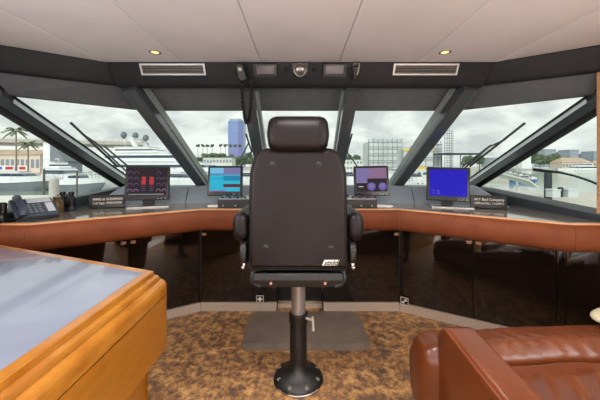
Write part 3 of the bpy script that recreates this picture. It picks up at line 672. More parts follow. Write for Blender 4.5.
# rounded far right corner
def corner_path(a, c, b, r, n=10):
    a, c, b = V(a), V(c), V(b); d1 = (a-c).normalized(); d2 = (b-c).normalized(); ang = d1.angle(d2); t = r/math.tan(ang/2); ce = c+(d1+d2).normalized()*(r/math.sin(ang/2)); s = c+d1*t-ce; e = c+d2*t-ce
    pts = [tuple(a)]
    for k in range(n+1):
        q = s.slerp(e, k/n) if hasattr(s, 'slerp') else s.lerp(e, k/n).normalized()*r
        q = q.normalized()*r+ce; pts.append((q.x, q.y))
    return pts+[tuple(b)]
tp = corner_path((-1.965, 1.772), (-.557, 1.24), (-.557, -.5), .055)
# off_poly with negative d goes inward (to the right of travel is inside)
def tsweep(prof, name, m, sharp=38, parent=tb):
    mb = MB(); sweep(mb, [[(x, y, z) for x, y in off_poly(tp, d)] for d, z in prof]); return mb.build(name, m, parent, sharp=sharp)
tsweep([(-.0535, TZ-.02), (-.0535, TZ), (-.050, TZ-.002), (-.048, TZ-.010), (-.046, TZ-.018), (-.040, TZ-.020), (-.032, TZ-.023), (-.027, TZ-.031), (-.026, TZ-.039), (-.020, TZ-.041), (-.010, TZ-.046), (-.002, TZ-.057), (0, TZ-.070), (0, TZ-.098), (-.0535, TZ-.098)], 'edge_moulding', M['honeyedge'], 30)
tsweep([(-.02, TZ-.103), (-.001, TZ-.103), (-.001, TZ-.300), (-.004, TZ-.304), (-.004, TZ-.307), (-.001, TZ-.309), (-.002, TZ-.320), (-.05, TZ-.322), (-.05, TZ-.103)], 'apron', M['honey'], 30)
tsweep([(-.025, TZ-.096), (-.004, TZ-.0975), (-.004, TZ-.1025), (-.03, TZ-.105)], 'groove', M['gap'])
ip = off_poly(tp, -.053); top = [(-1.965, -.5)]+[(x, y) for x, y in reversed(ip)]; mb = MB(); mb.slab(top, .03, 0, T(0, 0, TZ-.03)); mb.build('tabletop', M['honeyedge'], tb)
ip = off_poly([(-1.965, 1.772), (-.557, 1.24), (-.557, -.5)], -.084); mb = MB(); mb.slab([(-1.964, -.5)]+[(x, y) for x, y in reversed(ip)], .0012, .0005, T(0, 0, TZ-.0002), seg=2); mb.build('inlay', M['inlay'], tb)
ip = off_poly(tp, -.05); mb = MB(); mb.slab([(-1.965, -.5)]+[(x, y) for x, y in reversed(ip)], .02, 0, T(0, 0, TZ-.30)); mb.build('underside', M['honey'], tb)
ip = off_poly(tp, -.075); mb = MB(); mb.slab([(-1.965, -.5)]+[(x, y) for x, y in reversed(ip)], TZ-.301, 0, T(0, 0, 0)); mb.build('pedestal', M['honey'], tb)

# ------------------------------------------------------------------ sofa (right foreground)
sf = thing('leather_sofa', 'cognac leather sofa in the right foreground below the console', 'sofa', (1.3, .9, 0))
def noise_disp(o, strength, size, seed=0):
    tx = bpy.data.textures.new('creases', 'CLOUDS'); tx.noise_scale = size
    md = o.modifiers.new('sub', 'SUBSURF'); md.levels = 2; md.render_levels = 2
    d = o.modifiers.new('creases', 'DISPLACE'); d.texture = tx; d.strength = strength; d.mid_level = .5; d.texture_coords = 'LOCAL'
from mathutils import noise as nz
def crease(x, y, ax, ay, per):
    """soft leather folds: ridges running across (ax, ay), broken up by noise"""
    w = nz.noise(V((x*2.3, y*1.7, 3.1)))
    p = (x*ax+y*ay)/per+1.1*w
    r = 1-abs(2*(p-math.floor(p))-1)
    g = max(0, nz.noise(V((x*3.1+7, y*2.2, .4)))+.35)
    return (r**2.2)*g
def dense(prof, step=.022):
    out = []
    for i, p in enumerate(prof):
        q = prof[(i+1) % len(prof)]; n = max(1, int(math.hypot(q[0]-p[0], q[1]-p[1])/step))
        for k in range(n): out.append((p[0]+(q[0]-p[0])*k/n, p[1]+(q[1]-p[1])*k/n))
    return out
def roll(x0, x1, prof, name, end=.05, rise=0, fold=(1, .5, .09, .012), ztop=.4):
    """a soft bolster: closed profile (y,z) swept along x with rounded ends and folds pressed into its top"""
    prof = dense(prof); cy = sum(p[0] for p in prof)/len(prof); cz = sum(p[1] for p in prof)/len(prof); rings = []; n = int((x1-x0)/.014)
    for k in range(n+1):
        u = k/n; x = x0+(x1-x0)*u; dl = min(x-x0, x1-x); q = 1 if dl >= end else .55+.45*math.sqrt(max(0, 1-(1-dl/end)**2))
        ring = []
        for y, z in prof:
            zz = cz+(z-cz)*q+rise*max(0, u-.12)*max(0, z-.25)/.25; t = min(1, max(0, (z-ztop+.06)/.06))
            zz += t*(fold[3]*min(1, max(.15, (1.225-y)/.14) if y < 1.245 else 1)*crease(x, y, fold[0], fold[1], fold[2])+.010*nz.noise(V((x*4, y*4, 1))))
            ring.append((x, cy+(y-cy)*q, zz))
        rings.append(ring)
    mb = MB(); mb.loft(rings); return mb.build(name, M['sofa'], sf, sharp=80)
roll(.54, 2.03, round_poly([(1.24, .10), (1.46, .10), (1.50, .37), (1.43, .475), (1.295, .49), (1.245, .44)], .045, 4), 'backrest', end=.13, rise=.045, fold=(1, .55, .075, .016), ztop=.46)
roll(.745, 2.03, round_poly([(.32, .26), (1.25, .26), (1.245, .432), (1.12, .46), (.7, .485), (.36, .455)], .045, 4), 'seat_cushion', end=.06, rise=.05, fold=(1, -.62, .10, .032), ztop=.44)
mb = MB(); mb.slab(rrect(.60, .32, 2.03, 1.46, .03), .24, .02, T(0, 0, .03)); mb.build('seat_base', M['sofa'], sf)
# arm: slopes a little, rounded far end
pr = round_poly([(.30, .04), (1.27, .04), (1.285, .53), (1.235, .60), (.30, .535)], [.02, .02, .05, .06, .05], 5)
mb = MB(frame((0, 0, 0), (0, 1, 0), (0, 0, 1))); mb.slab(pr, .145, .03, T(0, 0, .60), seg=5, back=True); arm = mb.build('armrest', M['sofa'], sf, sharp=60)
mb = MB(); edge = inset(pr, .009); edge = [(y, z) for y, z in edge if z > .1]
mb.tube([(.609, y, z) for y, z in sorted(edge, key=lambda p: (-p[0] if p[1] < .5 and p[0] > 1.2 else 0, 0))][0:0] or [(.609, y, z) for y, z in edge], .0045, 6); mb.build('piping', M['piping'], arm)
for x, y in ((.66, 1.36), (1.95, 1.36), (.66, .42), (1.95, .42)):
    mb = MB(T(x, y, 0)); mb.lathe([(.022, 0), (.026, .035)], n=14); mb.build('foot', M['blackcoat'], sf)
mb = MB(); mb.ball((0, 0, 0), (.19, .10, .034), T(1.60, 1.40, .540) @ RZ(6), n=28, m=16); 
for p in mb.v: pass
cu = mb.build('cushion', M['cream'], sharp=80); tag(cu, 'cream cushion lying on the back of the leather sofa', 'cushion')

# ------------------------------------------------------------------ things on the left of the counter
def PF(x, y, z, yaw): return T(x, y, z) @ RZ(yaw)
ph = thing('desk_phone', 'slate blue desk phone at the left end of the counter', 'phone', (-1.865, 2.04, .90))
B = PF(-1.885, 2.05, .9015, 58) @ Matrix.Scale(.92, 4)
slope = B @ T(0, .0, .058) @ RX(33)
mb = MB(B); mb.loft([[(x, -.10, 0), (x, .10, 0), (x, .09, .14), (x, -.10, .02)] for x in (-.12, .125)]); mb.build('base', M['blackplastic'], ph)
mb = MB(slope); mb.slab(rrect(-.125, -.105, .13, .11, .015), .022, .006, T(0, 0, .018)); bd = mb.build('body', M['phoneblue'], ph)
mb = MB(slope @ T(0, 0, .0405)); mb.box(I4, -.03, .115, .05, .10, 0, .003); mb.build('display', M['phonekey'], bd)
mb = MB(slope @ T(0, 0, .0405)); mb.box(I4, .068, .115, -.07, .04, 0, .002); mb.build('label_card', M['phonekey'], bd)
for i in range(3):
    for j in range(4):
        mb = MB(slope @ T(-.03+i*.03, .025-j*.028, .04)); mb.slab(rrect(-.010, -.008, .010, .008, .003, 2), .005, .001, seg=1); mb.build('key', M['hullgrey'], bd)
mb = MB(slope @ T(-.085, 0, .045)); pts = [(0, -.105, .008), (0, -.085, .022), (0, -.04, .036), (0, .04, .036), (0, .085, .022), (0, .108, .008)]
mb.tube(pts, [.022, .028, .021, .021, .028, .022], 12); mb.build('handset', M['phoneblue'], ph)
mb = MB(); hx = B @ V((-.085, -.115, .03)); cp = []
for k in range(90):
    u = k/89; q = hx+V((-.10*u, -.02*math.sin(u*PI)*1.0-.01, -.012*u)); cp.append((q.x+.008*math.cos(k*1.3), q.y, max(.912, q.z+.008*math.sin(k*1.3))))
mb.tube(cp, .003, 5); mb.build('cord', M['blackplastic'], ph)
def jar(px, d, h, r, label):
    x = (px-300)*d/F; t = thing('brown_jar', label, 'jar', (x, d, .9), 'brown jars beside the phone')
    mb = MB(T(x, d, .9005)); mb.lathe([(r*.9, 0), (r, .006), (r, h*.62), (r*.86, h*.76), (r*.55, h*.84), (r*.55, h*.86)], n=20); mb.build('glass_body', M['jar'], t)
    mb = MB(T(x, d, .9005)); mb.lathe([(r*.62, h*.85), (r*.64, h*.87), (r*.64, h), (r*.5, h*1.01)], n=20); mb.build('lid', M['woodtrim'] if False else M['jar'], t)
jar(57, 2.33, .125, .045, 'squat brown jar between the phone and the black binoculars'); jar(43.5, 2.26, .115, .034, 'narrower brown jar just behind the desk phone')
bx, by = (67-300)*2.44/F, 2.44
bn = thing('binoculars', 'black binoculars standing on the counter beside the brown jars', 'binoculars', (bx, by, .9))
for s in (-1, 1):
    mb = MB(T(bx+s*.036, by, .9005)); mb.lathe([(.032, 0), (.034, .004), (.034, .035), (.029, .05), (.031, .085), (.028, .108), (.018, .12), (.018, .128), (.021, .13), (.021, .152), (.016, .155)], n=20); mb.build('barrel', M['blackcoat'], bn)
    mb = MB(T(bx+s*.036, by, .9005)); mb.lathe([(.0352, .006), (.0355, .009), (.0355, .024), (.0352, .027)], n=20); mb.build('blue_band', M['phoneblue'], bn, label='slate blue ring on the barrel')
mb = MB(T(bx, by, .9)); mb.box(I4, -.02, .02, -.012, .012, .05, .10); mb.tube([(0, 0, .10), (0, 0, .135)], .009, 10); mb.build('hinge', M['blackplastic'], bn)
mb = MB(T(bx, by, .9)); mb.tube([(-.04, -.02, .14), (-.055, -.05, .11), (-.05, -.06, .05), (-.02, -.05, .01), (.03, -.05, .007), (.06, -.04, .05), (.05, -.02, .13)], .005, 6); mb.build('strap', M['blackplastic'], bn)
# black handheld charger with cable at far left
hx, hy = -1.99, 1.932
hr = thing('radio_charger', 'black radio charger with cables at left end of counter', 'charger', (hx, hy, .9))
mb = MB(T(hx, hy, .9005)); mb.slab(rrect(-.055, -.05, .055, .05, .015), .06, .012); mb.build('base', M['blackplastic'], hr)
mb = MB(T(hx, hy, .955)); mb.slab(rrect(-.03, -.018, .03, .018, .012), .075, .01); mb.build('handset', M['blackcoat'], hr)
mb = MB(); mb.tube([(hx+.05*math.cos(a)+.03, hy-.085+.03*math.sin(a), .908+.006*k/10) for k, a in enumerate([j*.5 for j in range(36)])], .0045, 6); mb.build('cable', M['blackplastic'], hr)

# ------------------------------------------------------------------ wipers outside the glass
def on_plane(px, py, p0, n):
    d = V(((px-300)/F, 1, -(py-165)/F)); o = V((0, 0, EYE)); t = (V(p0)-o).dot(n)/d.dot(n); return o+d*t
NF = V((0, .78, .78)).normalized()
def side_n(s): return (V((s*2.06, 2.05, 1.78))-V((s*1.43, *GT))).cross(V((s*1.10, *GB))-V((s*1.43, *GT))).normalized()
def wiper(label, p0, n, blade, arms, pivot):
    n = n if n.y > 0 else -n
    P = [on_plane(*q, V(p0)+n*.05, n) for q in blade]; t = thing('windscreen_wiper', label, 'wiper', P[-1], 'windscreen wipers')
    mb = MB(); mb.tube([P[0], P[0].lerp(P[-1], .5)-n*.006, P[-1]], .010, 6); mb.build('blade', M['wiperrub'], t)
    for a in arms:
        Q = [on_plane(*q, V(p0)+n*.07, n) for q in a]; mb = MB(); mb.tube(Q, .008, 6); mb.build('arm', M['wiper'], t)
wiper('wiper on the left corner windscreen', (-1.43, *GT), side_n(-1), [(70.5, 122.5), (117, 166)], [[(84, 135), (96, 143), (127, 172)], [(104, 146), (130, 168)]], None)
wiper('wiper on the right corner windscreen', (1.43, *GT), side_n(1), [(525, 123), (470, 166)], [[(491, 145), (462, 167)], [(506, 139), (489, 147), (460, 172)]], None)
wiper('wiper on the front windscreen left of the chair', (0, *GT), NF, [(246, 134), (252, 152)], [[(248.5, 143), (238, 164)], [(251, 152), (241, 166)]], None)
wiper('wiper on the front windscreen right of the chair', (0, *GT), NF, [(352, 134), (344, 161)], [[(348, 150), (343, 166)], [(345, 149), (357, 166)]], None)
pts = [on_plane(px, py, (2.11, 0, 0), V((1, 0, 0))) for px, py in ((534, 169.5), (545, 171), (560, 172.5), (575, 176), (590, 181), (606, 188))]
mb = MB(); mb.tube(pts, [.016, .014, .009, .008, .008, .008], 6); o = mb.build('windscreen_wiper', M['dark']); tag(o, 'curved black wiper arm outside the right side window', 'wiper', 'windscreen wipers')

# ------------------------------------------------------------------ harbour outside
WZ = -4.0
def wy(d): return d
mb = MB(); mb.poly([(-900, 6, WZ), (900, 6, WZ), (900, 900, WZ), (-900, 900, WZ)])
wm = mat('harbour_water', (156, 172, 154), .12, col2=(140, 156, 140), scale=.05, bump=.35, bscale=.9, spec=.5)
tag(mb.build('harbour_water', wm), 'pale green harbour water around the docks', 'water', kind='stuff')
def prism(mb, side, y0, y1, Mx=None): mb.loft([[(x, y, z) for x, z in side] for y in (y0, y1)], Mx)
def hull_mb(Mx, L, B, H, bowr=.22, sheer=.25):
    mb = MB(Mx); rings = []
    for k in range(15):
        u = k/14; x = -L/2+L*u; w = B/2*(1-max(0, (u-.55)/.45)**2.2)*(.92+.08*min(1, u*4)); top = H*(1+sheer*max(0, u-.4)); w = max(w, .03)
        rise = H*.9*max(0, (u-1+bowr)/bowr)**1.5
        rings.append([(x, -w, top), (x, -w*.9, H*.45+rise*.55), (x, -w*.62, -.3+rise), (x, 0, -.6+rise), (x, w*.62, -.3+rise), (x, w*.9, H*.45+rise*.55), (x, w, top), (x, 0, top+.06)])
    mb.loft(rings); return mb
def boat(name, label, cat, px, d, yaw, L, B, H, tiers, hullm='white', stripe=None, arch=None, domes=(), rail=True, group=None):
    """tiers: (x0,x1,half_beam,z0,z1,rake_aft,rake_fwd,window_lo,window_hi)"""
    c = V(((px-300)*d/F, d, WZ)); t = thing(name, label, cat, c, group); Mx = T(*c) @ RZ(yaw)
    hull_mb(Mx, L, B, H).build('hull', M[hullm], t, sharp=50)
    for x0, x1, b, z0, z1, ra, rf, wl, wh in tiers:
        mb = MB(Mx); prism(mb, [(x0, z0), (x1, z0), (x1-rf, z1), (x0+ra, z1)], -b, b); mb.box(I4, x0+ra-.25, x1-rf+.15, -b-.12, b+.12, z1, z1+.12); dk = mb.build('cabin', M['white'], t)
        if wh > wl:
            def xa(z): return x0+ra*(z-z0)/(z1-z0)
            def xf(z): return x1-rf*(z-z0)/(z1-z0)
            lo = z0+(z1-z0)*wl; hi = z0+(z1-z0)*wh; mb = MB(Mx); prism(mb, [(xa(lo)+.6, lo), (xf(lo)+.03, lo), (xf(hi)+.03, hi), (xa(hi)+.6, hi)], -b-.03, b+.03); mb.build('window_band', M['tintglass'], dk)
    if arch:
        xa, za, bb, hh = arch; mb = MB(Mx)
        for s in (-1, 1): prism(mb, [(xa, za), (xa+1.3, za), (xa-.3, za+hh), (xa-1.2, za+hh)], s*bb-.2, s*bb+.2)
        mb.box(I4, xa-1.5, xa+.2, -bb-.2, bb+.2, za+hh-.25, za+hh+.1); mb.build('radar_arch', M['white'], t)
    for x, y, z, r in domes:
        mb = MB(Mx); mb.lathe([(r*.5, z), (r*.6, z+r*.5), (r, z+r*.9), (r*1.02, z+r*1.6), (r*.8, z+r*2.2), (r*.4, z+r*2.5), (.02, z+r*2.6)], T(x, y, 0), 14); mb.build('radar_dome', M['domegrey'], t)
    if L > 12:
        hz = H*.62
        for k in range(7): mb = MB(Mx); mb.slab(circ(.32 if L > 30 else .16, 12), B*1.0-.02*k, 0, T(-L*.28+k*L*.075, B*.5, hz) @ RX(90)); mb.build('porthole', M['tintglass'], t)
        mb = MB(Mx); zt = max(q[4] for q in tiers); mb.tube([(tiers[-1][0]+2, 0, zt), (tiers[-1][0]+1.2, 0, zt+L*.075)], .07 if L > 30 else .04, 5); mb.box(I4, tiers[-1][0]+.6, tiers[-1][0]+2.0, -.08, .08, zt+L*.05, zt+L*.05+.12); mb.build('mast', M['white'], t)
    if hullm != 'white':
        mb = MB(Mx); rings = []
        for k in range(15):
            u = k/14; w = max(.05, B/2*(1-max(0, (u-.55)/.45)**2.2)*(.92+.08*min(1, u*4)))+.05; top = H*(1+.25*max(0, u-.4)); x = -L/2+L*u; rings.append([(x, -w, top-.35*H), (x, -w, top+.08), (x, w, top+.08), (x, w, top-.35*H)])
        mb.loft(rings); mb.build('gunwale', M['white'], t)
    if rail:
        mb = MB(Mx); zz = H*1.12
        for s in (-1, 1):
            mb.tube([(-L*.1, s*B*.47, zz+.6), (L*.2, s*B*.43, zz+.68), (L*.36, s*B*.25, zz+.72), (L*.47, s*B*.06, zz+.75)], .05, 5)
            for u in (-.1, 0, .1, .2, .3, .4): w = B/2*(1-max(0, (u+.5-.55)/.45)**2.2)*.93; mb.tube([(L*u, s*w, H*1.0), (L*u, s*w, zz+.66)], .035, 4)
        mb.build('bow_rail', M['steel'], t)
    return t
# big white yacht
boat('motor_yacht', 'large white motor yacht with three grey radar domes, left of centre', 'yacht', 168, 78, -8, 42, 8, 3.6,
     [(-19, 14, 3.5, 3.6, 6.0, .5, 3.2, .45, .72), (-17, 6, 3.2, 6.2, 8.4, .8, 4.4, .42, .72), (-14.5, -1, 2.8, 8.6, 10.0, 1.0, 3.4, .35, .6)], arch=(-8.5, 10.2, 2.2, 2.2), domes=[(-11.5, -2, 12.3, .75), (-9.6, 0, 12.3, .75), (-7.6, 1.5, 11.8, .75)], group='white yachts moored on the left')
boat('motor_yacht', 'mid-size white yacht with arched cabin left of the engine monitor', 'yacht', 68, 66, -14, 14, 4.6, 2.6, [(-5.5, 3.4, 1.8, 2.6, 4.6, .5, 3.6, .35, .75), (-4.5, -.6, 1.4, 4.7, 5.9, .6, 1.6, .3, .6)], group='white yachts moored on the left')
boat('motor_boat', 'grey hulled boat with white deck beyond the desk phone', 'boat', 26, 60, 4, 11.5, 4.2, 2.6, [(-4.5, 1.5, 1.5, 2.6, 3.9, .4, 1.8, .3, .75)], hullm='hullgrey', group='white yachts moored on the left')
boat('motor_boat', 'grey hulled boat with low white cabin beyond left pillar', 'boat', 82, 56, 4, 8.5, 3.2, 2.4, [(-2.5, 1.0, 1.2, 2.5, 3.5, .3, 1.2, .3, .75)], hullm='hullgrey')
boat('motor_boat', 'white boat with pale cabin behind the engine monitor', 'boat', 186, 52, -22, 13, 4, 2.6, [(-5, 2.5, 1.5, 2.6, 4.0, .4, 2.2, .35, .8)])
boat('motor_boat', 'white boat seen between the cyan monitor and the chair', 'boat', 247, 60, 12, 11, 3.6, 2.4, [(-4, 2, 1.4, 2.4, 4.0, .4, 1.6, .35, .8)])
boat('motor_boat', 'white boat seen between the chair and violet dials monitor', 'boat', 348, 60, -10, 12, 3.8, 2.4, [(-4, 2, 1.4, 2.4, 4.2, .4, 1.6, .35, .8)])
boat('motor_boat', 'white boat moored in front of the yellow scaffold', 'boat', 412, 62, 8, 14, 4, 2.3, [(-5, 2.2, 1.5, 2.3, 3.8, .4, 2.0, .35, .8)])
boat('motor_boat', 'small boat with blue cover at the right hand dock', 'boat', 524, 84, -6, 7, 2.4, 1.5, [(-2.2, 1.2, .9, 1.5, 2.3, .3, .9, .3, .8)], hullm='blueboat', rail=False)
boat('motor_yacht', 'long white yacht moored across the water on the far right', 'yacht', 579, 190, 175, 26, 6, 2.6, [(-10, 6, 2.6, 2.6, 4.6, .6, 3, .35, .8), (-7, 2, 2.2, 4.7, 6.2, .6, 2, .3, .75)])
boat('dinghy', 'white dinghy with dark outboard near the wood post', 'boat', 594, 40, 165, 4.6, 1.8, .55, [(-.6, .6, .4, .6, 1.1, .05, .3, .3, .3)], rail=False)
boat('motor_boat', 'white bow of a boat behind the left side pillar foot', 'boat', 112, 62, 170, 12, 4, 2.8, [(-5, 1, 1.4, 2.8, 4.2, .4, 1.8, .35, .8)])
boat('motor_boat', 'white boat with low cabin below the causeway trees', 'boat', 214, 46, -6, 9, 3.2, 2.0, [(-3, 1.5, 1.2, 2.0, 3.0, .3, 1.6, .35, .75)])
boat('motor_boat', 'white boat beside the netted scaffold building', 'boat', 393, 50, 14, 8.5, 3.0, 2.0, [(-3, 1.2, 1.1, 2.0, 3.1, .3, 1.4, .35, .75)])
# palms
def palm(label, px, py_top, d, s=1.0):
    top = at(px, py_top, d); gz = -2.5; t = thing('palm_tree', label, 'tree', (top.x, d, gz), 'palm trees by the bridge')
    mb = MB(); mb.tube([(top.x, d, gz), (top.x+.1, d, (gz+top.z)/2), (top.x, d, top.z)], [.28, .2, .17], 8); mb.build('trunk', M['trunk'], t)
    mb = MB()
    for k in range(22):
        a = k*2.4; el = .9-.1*(k % 13); L = (2.6+.5*random.random())*s; pts = []
        for j in range(7):
            u = j/6; r = L*u*math.cos(el*.6); z = L*u*math.sin(el)-1.5*s*u*u; pts.append(V((top.x+r*math.cos(a), d+r*math.sin(a), top.z+z)))
        for j in range(6):
            p, q = pts[j], pts[j+1]; w = .55*s*math.sin(PI*(j+.6)/7); sd = (q-p).cross(V((0, 0, 1))).normalized()
            for sg in (-1, 1): mb.add([p, q, q+sd*w*sg-V((0, 0, .35*s)), p+sd*w*sg-V((0, 0, .35*s))], [(0, 1, 2, 3)])
    mb.build('fronds', M['palm'], t)
palm('taller palm tree by the concrete bridge on the far left', 16, 130, 90, 1.1); palm('shorter palm tree right of the taller palm', 28, 143.5, 95, 1.0)
# quay and low buildings on the left
mb = MB(); mb.box(I4, -160, -62, 84, 130, WZ-1, -2.5); tag(mb.build('harbour_quay', M['concrete']), 'pale concrete quay under the palm trees', 'quay')
def bridge(label, p0, p1, z, th, w, npier, gz, rail=True):
    p0, p1 = V(p0), V(p1); t = thing('road_bridge', label, 'bridge', ((p0.x+p1.x)/2, (p0.y+p1.y)/2, gz)); Mx = frame((p0.x, p0.y, z), (p1.x-p0.x, p1.y-p0.y, 0), (0, 0, 1)); L = (p1-p0).length
    mb = MB(Mx); mb.box(I4, 0, L, -th, 0, -w/2, w/2); mb.box(I4, 0, L, -th*1.7, -th, -w*.3, w*.3); mb.build('deck', M['concrete'], t)
    if rail: mb = MB(Mx); mb.box(I4, 0, L, 0, th*.5, w/2-.3, w/2); mb.build('parapet', M['offwhite'], t)
    for k in range(npier):
        u = L*(k+.5)/npier; mb = MB(Mx); mb.box(I4, u-.9, u+.9, gz-z, -th*1.7, -w*.25, w*.25); mb.build('pier', M['concrete'], t)
bridge('concrete road bridge passing behind the palms on the far left', (-190, 120), (-84, 160), 13.5, 1.7, 9, 4, -2.5)
def block(name, label, cat, px0, px1, ytop, d, gz, depth, m, roof=None, wins=None, hip=0, group=None):
    a = at(px0, ytop, d); b = at(px1, ytop, d); t = thing(name, label, cat, ((a.x+b.x)/2, d+depth/2, gz), group)
    mb = MB(); mb.box(I4, a.x, b.x, d, d+depth, gz, a.z-hip); w = mb.build('wall', M[m], t)
    if hip:
        o = .6; mb = MB(); cy = d+depth/2; mb.loft([[(a.x-o, d-o, a.z-hip), (b.x+o, d-o, a.z-hip), (b.x+o, d+depth+o, a.z-hip), (a.x-o, d+depth+o, a.z-hip)], [(a.x+hip, cy, a.z), (b.x-hip, cy, a.z), (b.x-hip, cy+.1, a.z), (a.x+hip, cy+.1, a.z)]]); mb.build('roof', M[roof], t)
    else:
        mb = MB(); mb.box(I4, a.x-.3, b.x+.3, d-.3, d+depth+.3, a.z, a.z+.5); mb.build('roof', M[roof or m], t)
    if wins:
        nr, nc = wins; H = a.z-hip-gz; W = b.x-a.x
        for r in range(nr):
            mb = MB()
            for c in range(nc):
                x = a.x+W*(c+.2)/nc; z = gz+H*(r+.3)/nr; mb.box(I4, x, x+W*.6/nc, d-.12, d+.05, z, z+H*.45/nr)
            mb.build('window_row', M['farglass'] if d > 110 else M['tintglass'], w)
    return t
block('warehouse', 'low beige buildings behind the palms on the far left', 'building', -20, 40, 149, 128, -2.5, 12, 'beige', 'terracotta', (1, 12), hip=2.5)
block('warehouse', 'white grey shed with plain walls left of the pillar', 'building', 43, 50, 142, 122, -2.5, 12, 'white', 'steel')
# slanted grey shed
t = thing('boat_shed', 'grey boat shed with slanting roof behind the left pillar', 'building', (at(55, 165, 118).x, 118, -2.5)); a = at(50, 143, 118); b = at(64, 160, 118)
mb = MB(); prism(mb, [(a.x, -2.5), (b.x, -2.5), (b.x, 3), (a.x+1, a.z)], 118, 128); mb.build('wall', M['hullgrey'], t)
mb = MB(); prism(mb, [(a.x+.6, a.z+.1), (b.x+.6, 2.8), (b.x+.6, 3.2), (a.x+.8, a.z+.5)], 117.4, 128.6); mb.build('roof', M['steel'], t)
# banner with red and blue fields
t = thing('quay_banner', 'white banner with red and blue fields on the left quay', 'banner', (at(14, 165, 100).x, 100, -2.5)); c0 = at(-4, 165, 100).x; c1 = at(27, 165, 100).x
mb = MB(); mb.box(I4, c0, c1, 100, 100.15, -.6, 1.1); mb.build('sheet', M['white'], t)
W = c1-c0
for u0, u1, k in ((.1, .2, 'blue'), (.3, .55, 'red'), (.6, .7, 'blue'), (.75, .95, 'red')):
    mb = MB(); mb.box(I4, c0+W*u0, c0+W*u1, 99.95, 100, -.3, .7); mb.build('colour_field', M[k], t)
for u in (.02, .5, .98): mb = MB(); mb.tube([(c0+W*u, 100.25, -2.5), (c0+W*u, 100.25, 1.2)], .1, 6); mb.build('post', M['steel'], t)
# pilings at the left
def piling(label, px, d, ytop, r, m, group='mooring pilings'):
    c = at(px, ytop, d); mb = MB(T(c.x, d, WZ-.6)); h = c.z-WZ+.6; mb.lathe([(r, 0), (r, h-.1), (r*.85, h), (.01, h+.02)], n=12); tag(mb.build('mooring_piling', M[m]), label, 'piling', group)
piling('pale round piling in the water behind the brown jars', 54, 19, 179, .27, 'concrete')
piling('dark thin piling left of the pale piling', 44, 44, 169, .16, 'piling'); piling('dark piling at the small dock on the right, beside grey boxes', 548, 20.5, 172.5, .23, 'dark')
piling('thin dark piling near the engine monitor pillar', 77, 50, 171, .14, 'piling'); piling('thin grey piling beside the blue covered boat', 517, 62, 163, .18, 'concrete')
mb = MB(); mb.box(T(-42, 40, -3.5) @ RZ(8), -14, 9, -1.6, 1.6, -.4, .4); tag(mb.build('floating_dock', M['offwhite']), 'pale floating dock on the water beyond the desk phone', 'dock')
# tower
t = thing('glass_tower', 'violet blue glass tower seen left of the helm chair', 'building', (at(236, 165, 420).x, 430, -2)); a = at(228, 121, 420); b = at(242.5, 118, 420)
ol = round_poly([(a.x, 420), (b.x-6, 418), (b.x, 424), (b.x, 446), (a.x, 446)], [1, 2, 2, 1, 1], 3)
mb = MB(); mb.slab(ol, a.z+2, 0, T(0, 0, -2)); w = mb.build('facade', M['towerglass'], t)
for k in range(22): mb = MB(); mb.slab(inset(ol, -.15), .5, 0, T(0, 0, 2+k*2.95)); mb.build('floor_band', M['towerline'], w)
mb = MB(); mb.slab(inset(ol, 3), 3.5, 0, T(0, 0, a.z)); mb.build('roof', M['cityglass'], t)
# shore, trees
def tree(label, px, ytop, d, w, gz=-2.2, group='trees along the far shore'):
    c = at(px, ytop, d); H = c.z-gz; t = thing('shore_tree', label, 'tree', (c.x, d, gz), group)
    mb = MB(); mb.tube([(c.x, d, gz), (c.x, d, gz+H*.5)], [.35, .2], 6); mb.build('trunk', M['trunk'], t)
    mb = MB()
    for k in range(26):
        a = random.random()*2*PI; q = math.sqrt(random.random()); z = gz+H*(.35+.55*random.random()); r = w*(.16+.14*random.random()); r2 = w*.5*q*(1-.5*max(0, (z-gz)/H-.6)/.4)
        mb.ball((c.x+r2*math.cos(a), d+r2*math.sin(a)*.7, min(z, c.z-r*.8)), (r, r, r*.8), n=7, m=5)
    mb.build('crown', M['leaf'], t, sharp=20)
mb = MB(); mb.box(I4, -130, 260, 300, 560, WZ-1, -2.2); tag(mb.build('far_shore', M['concrete']), 'pale far shore across the harbour', 'shore')
names = {197: 'low green tree beside the corner mullion', 205: 'green tree left of the cyan monitor', 214: 'round green tree above the cyan monitor', 222: 'green tree just left of the violet tower', 231: 'green tree at the foot of the violet tower', 241: 'green tree right below the violet tower', 250: 'green tree left of the chair headrest', 347: 'green tree right of the chair headrest', 356: 'low green tree above the violet dials monitor', 533: 'tall dark green tree left of the city blocks', 540: 'leafy green tree in front of the skyline', 549: 'broad green tree below the grey city block', 556: 'green tree before the brown roofed hall', 468: 'green tree behind the dark canopy', 478: 'green tree right of the dark canopy', 192: 'low green tree left of the tall corner mullion'}
for px, lab in names.items(): tree(lab, px, (153 if px > 500 else 154)+random.uniform(-2, 2) if px > 200 else 157, 300+random.uniform(0, 40), 10 if px > 500 else 11)
# causeway with terrace left of the chair
bridge('low concrete causeway behind the trees below the violet tower', (-140, 380), (-20, 380), 6.5, 2.6, 10, 7, -2, False)
for k in range(9):
    c = at(198+k*4.7 if k < 4 else 202+k*4.7, 146.5, 378); t = thing('causeway_tree', '', 'tree', (c.x, 378, 6.5), 'row of trees on the causeway'); t['label'] = 'small dark tree in the row standing along the low causeway'
    mb = MB(); mb.tube([(c.x, 378, 6.5), (c.x, 378, c.z-1)], .3, 5); mb.build('trunk', M['trunk'], t)
    mb = MB()
    for j in range(7): mb.ball((c.x+random.uniform(-1.4, 1.4), 378+random.uniform(-1, 1), c.z+random.uniform(.0, 2.2)), (1.5, 1.5, 1.2), n=7, m=5)
    mb.build('crown', M['leaf'], t, sharp=20)
block('terrace_building', 'pale low terrace building behind the cyan monitor', 'building', 203, 232, 158, 250, -4, 14, 'offwhite', 'steel', (2, 9))
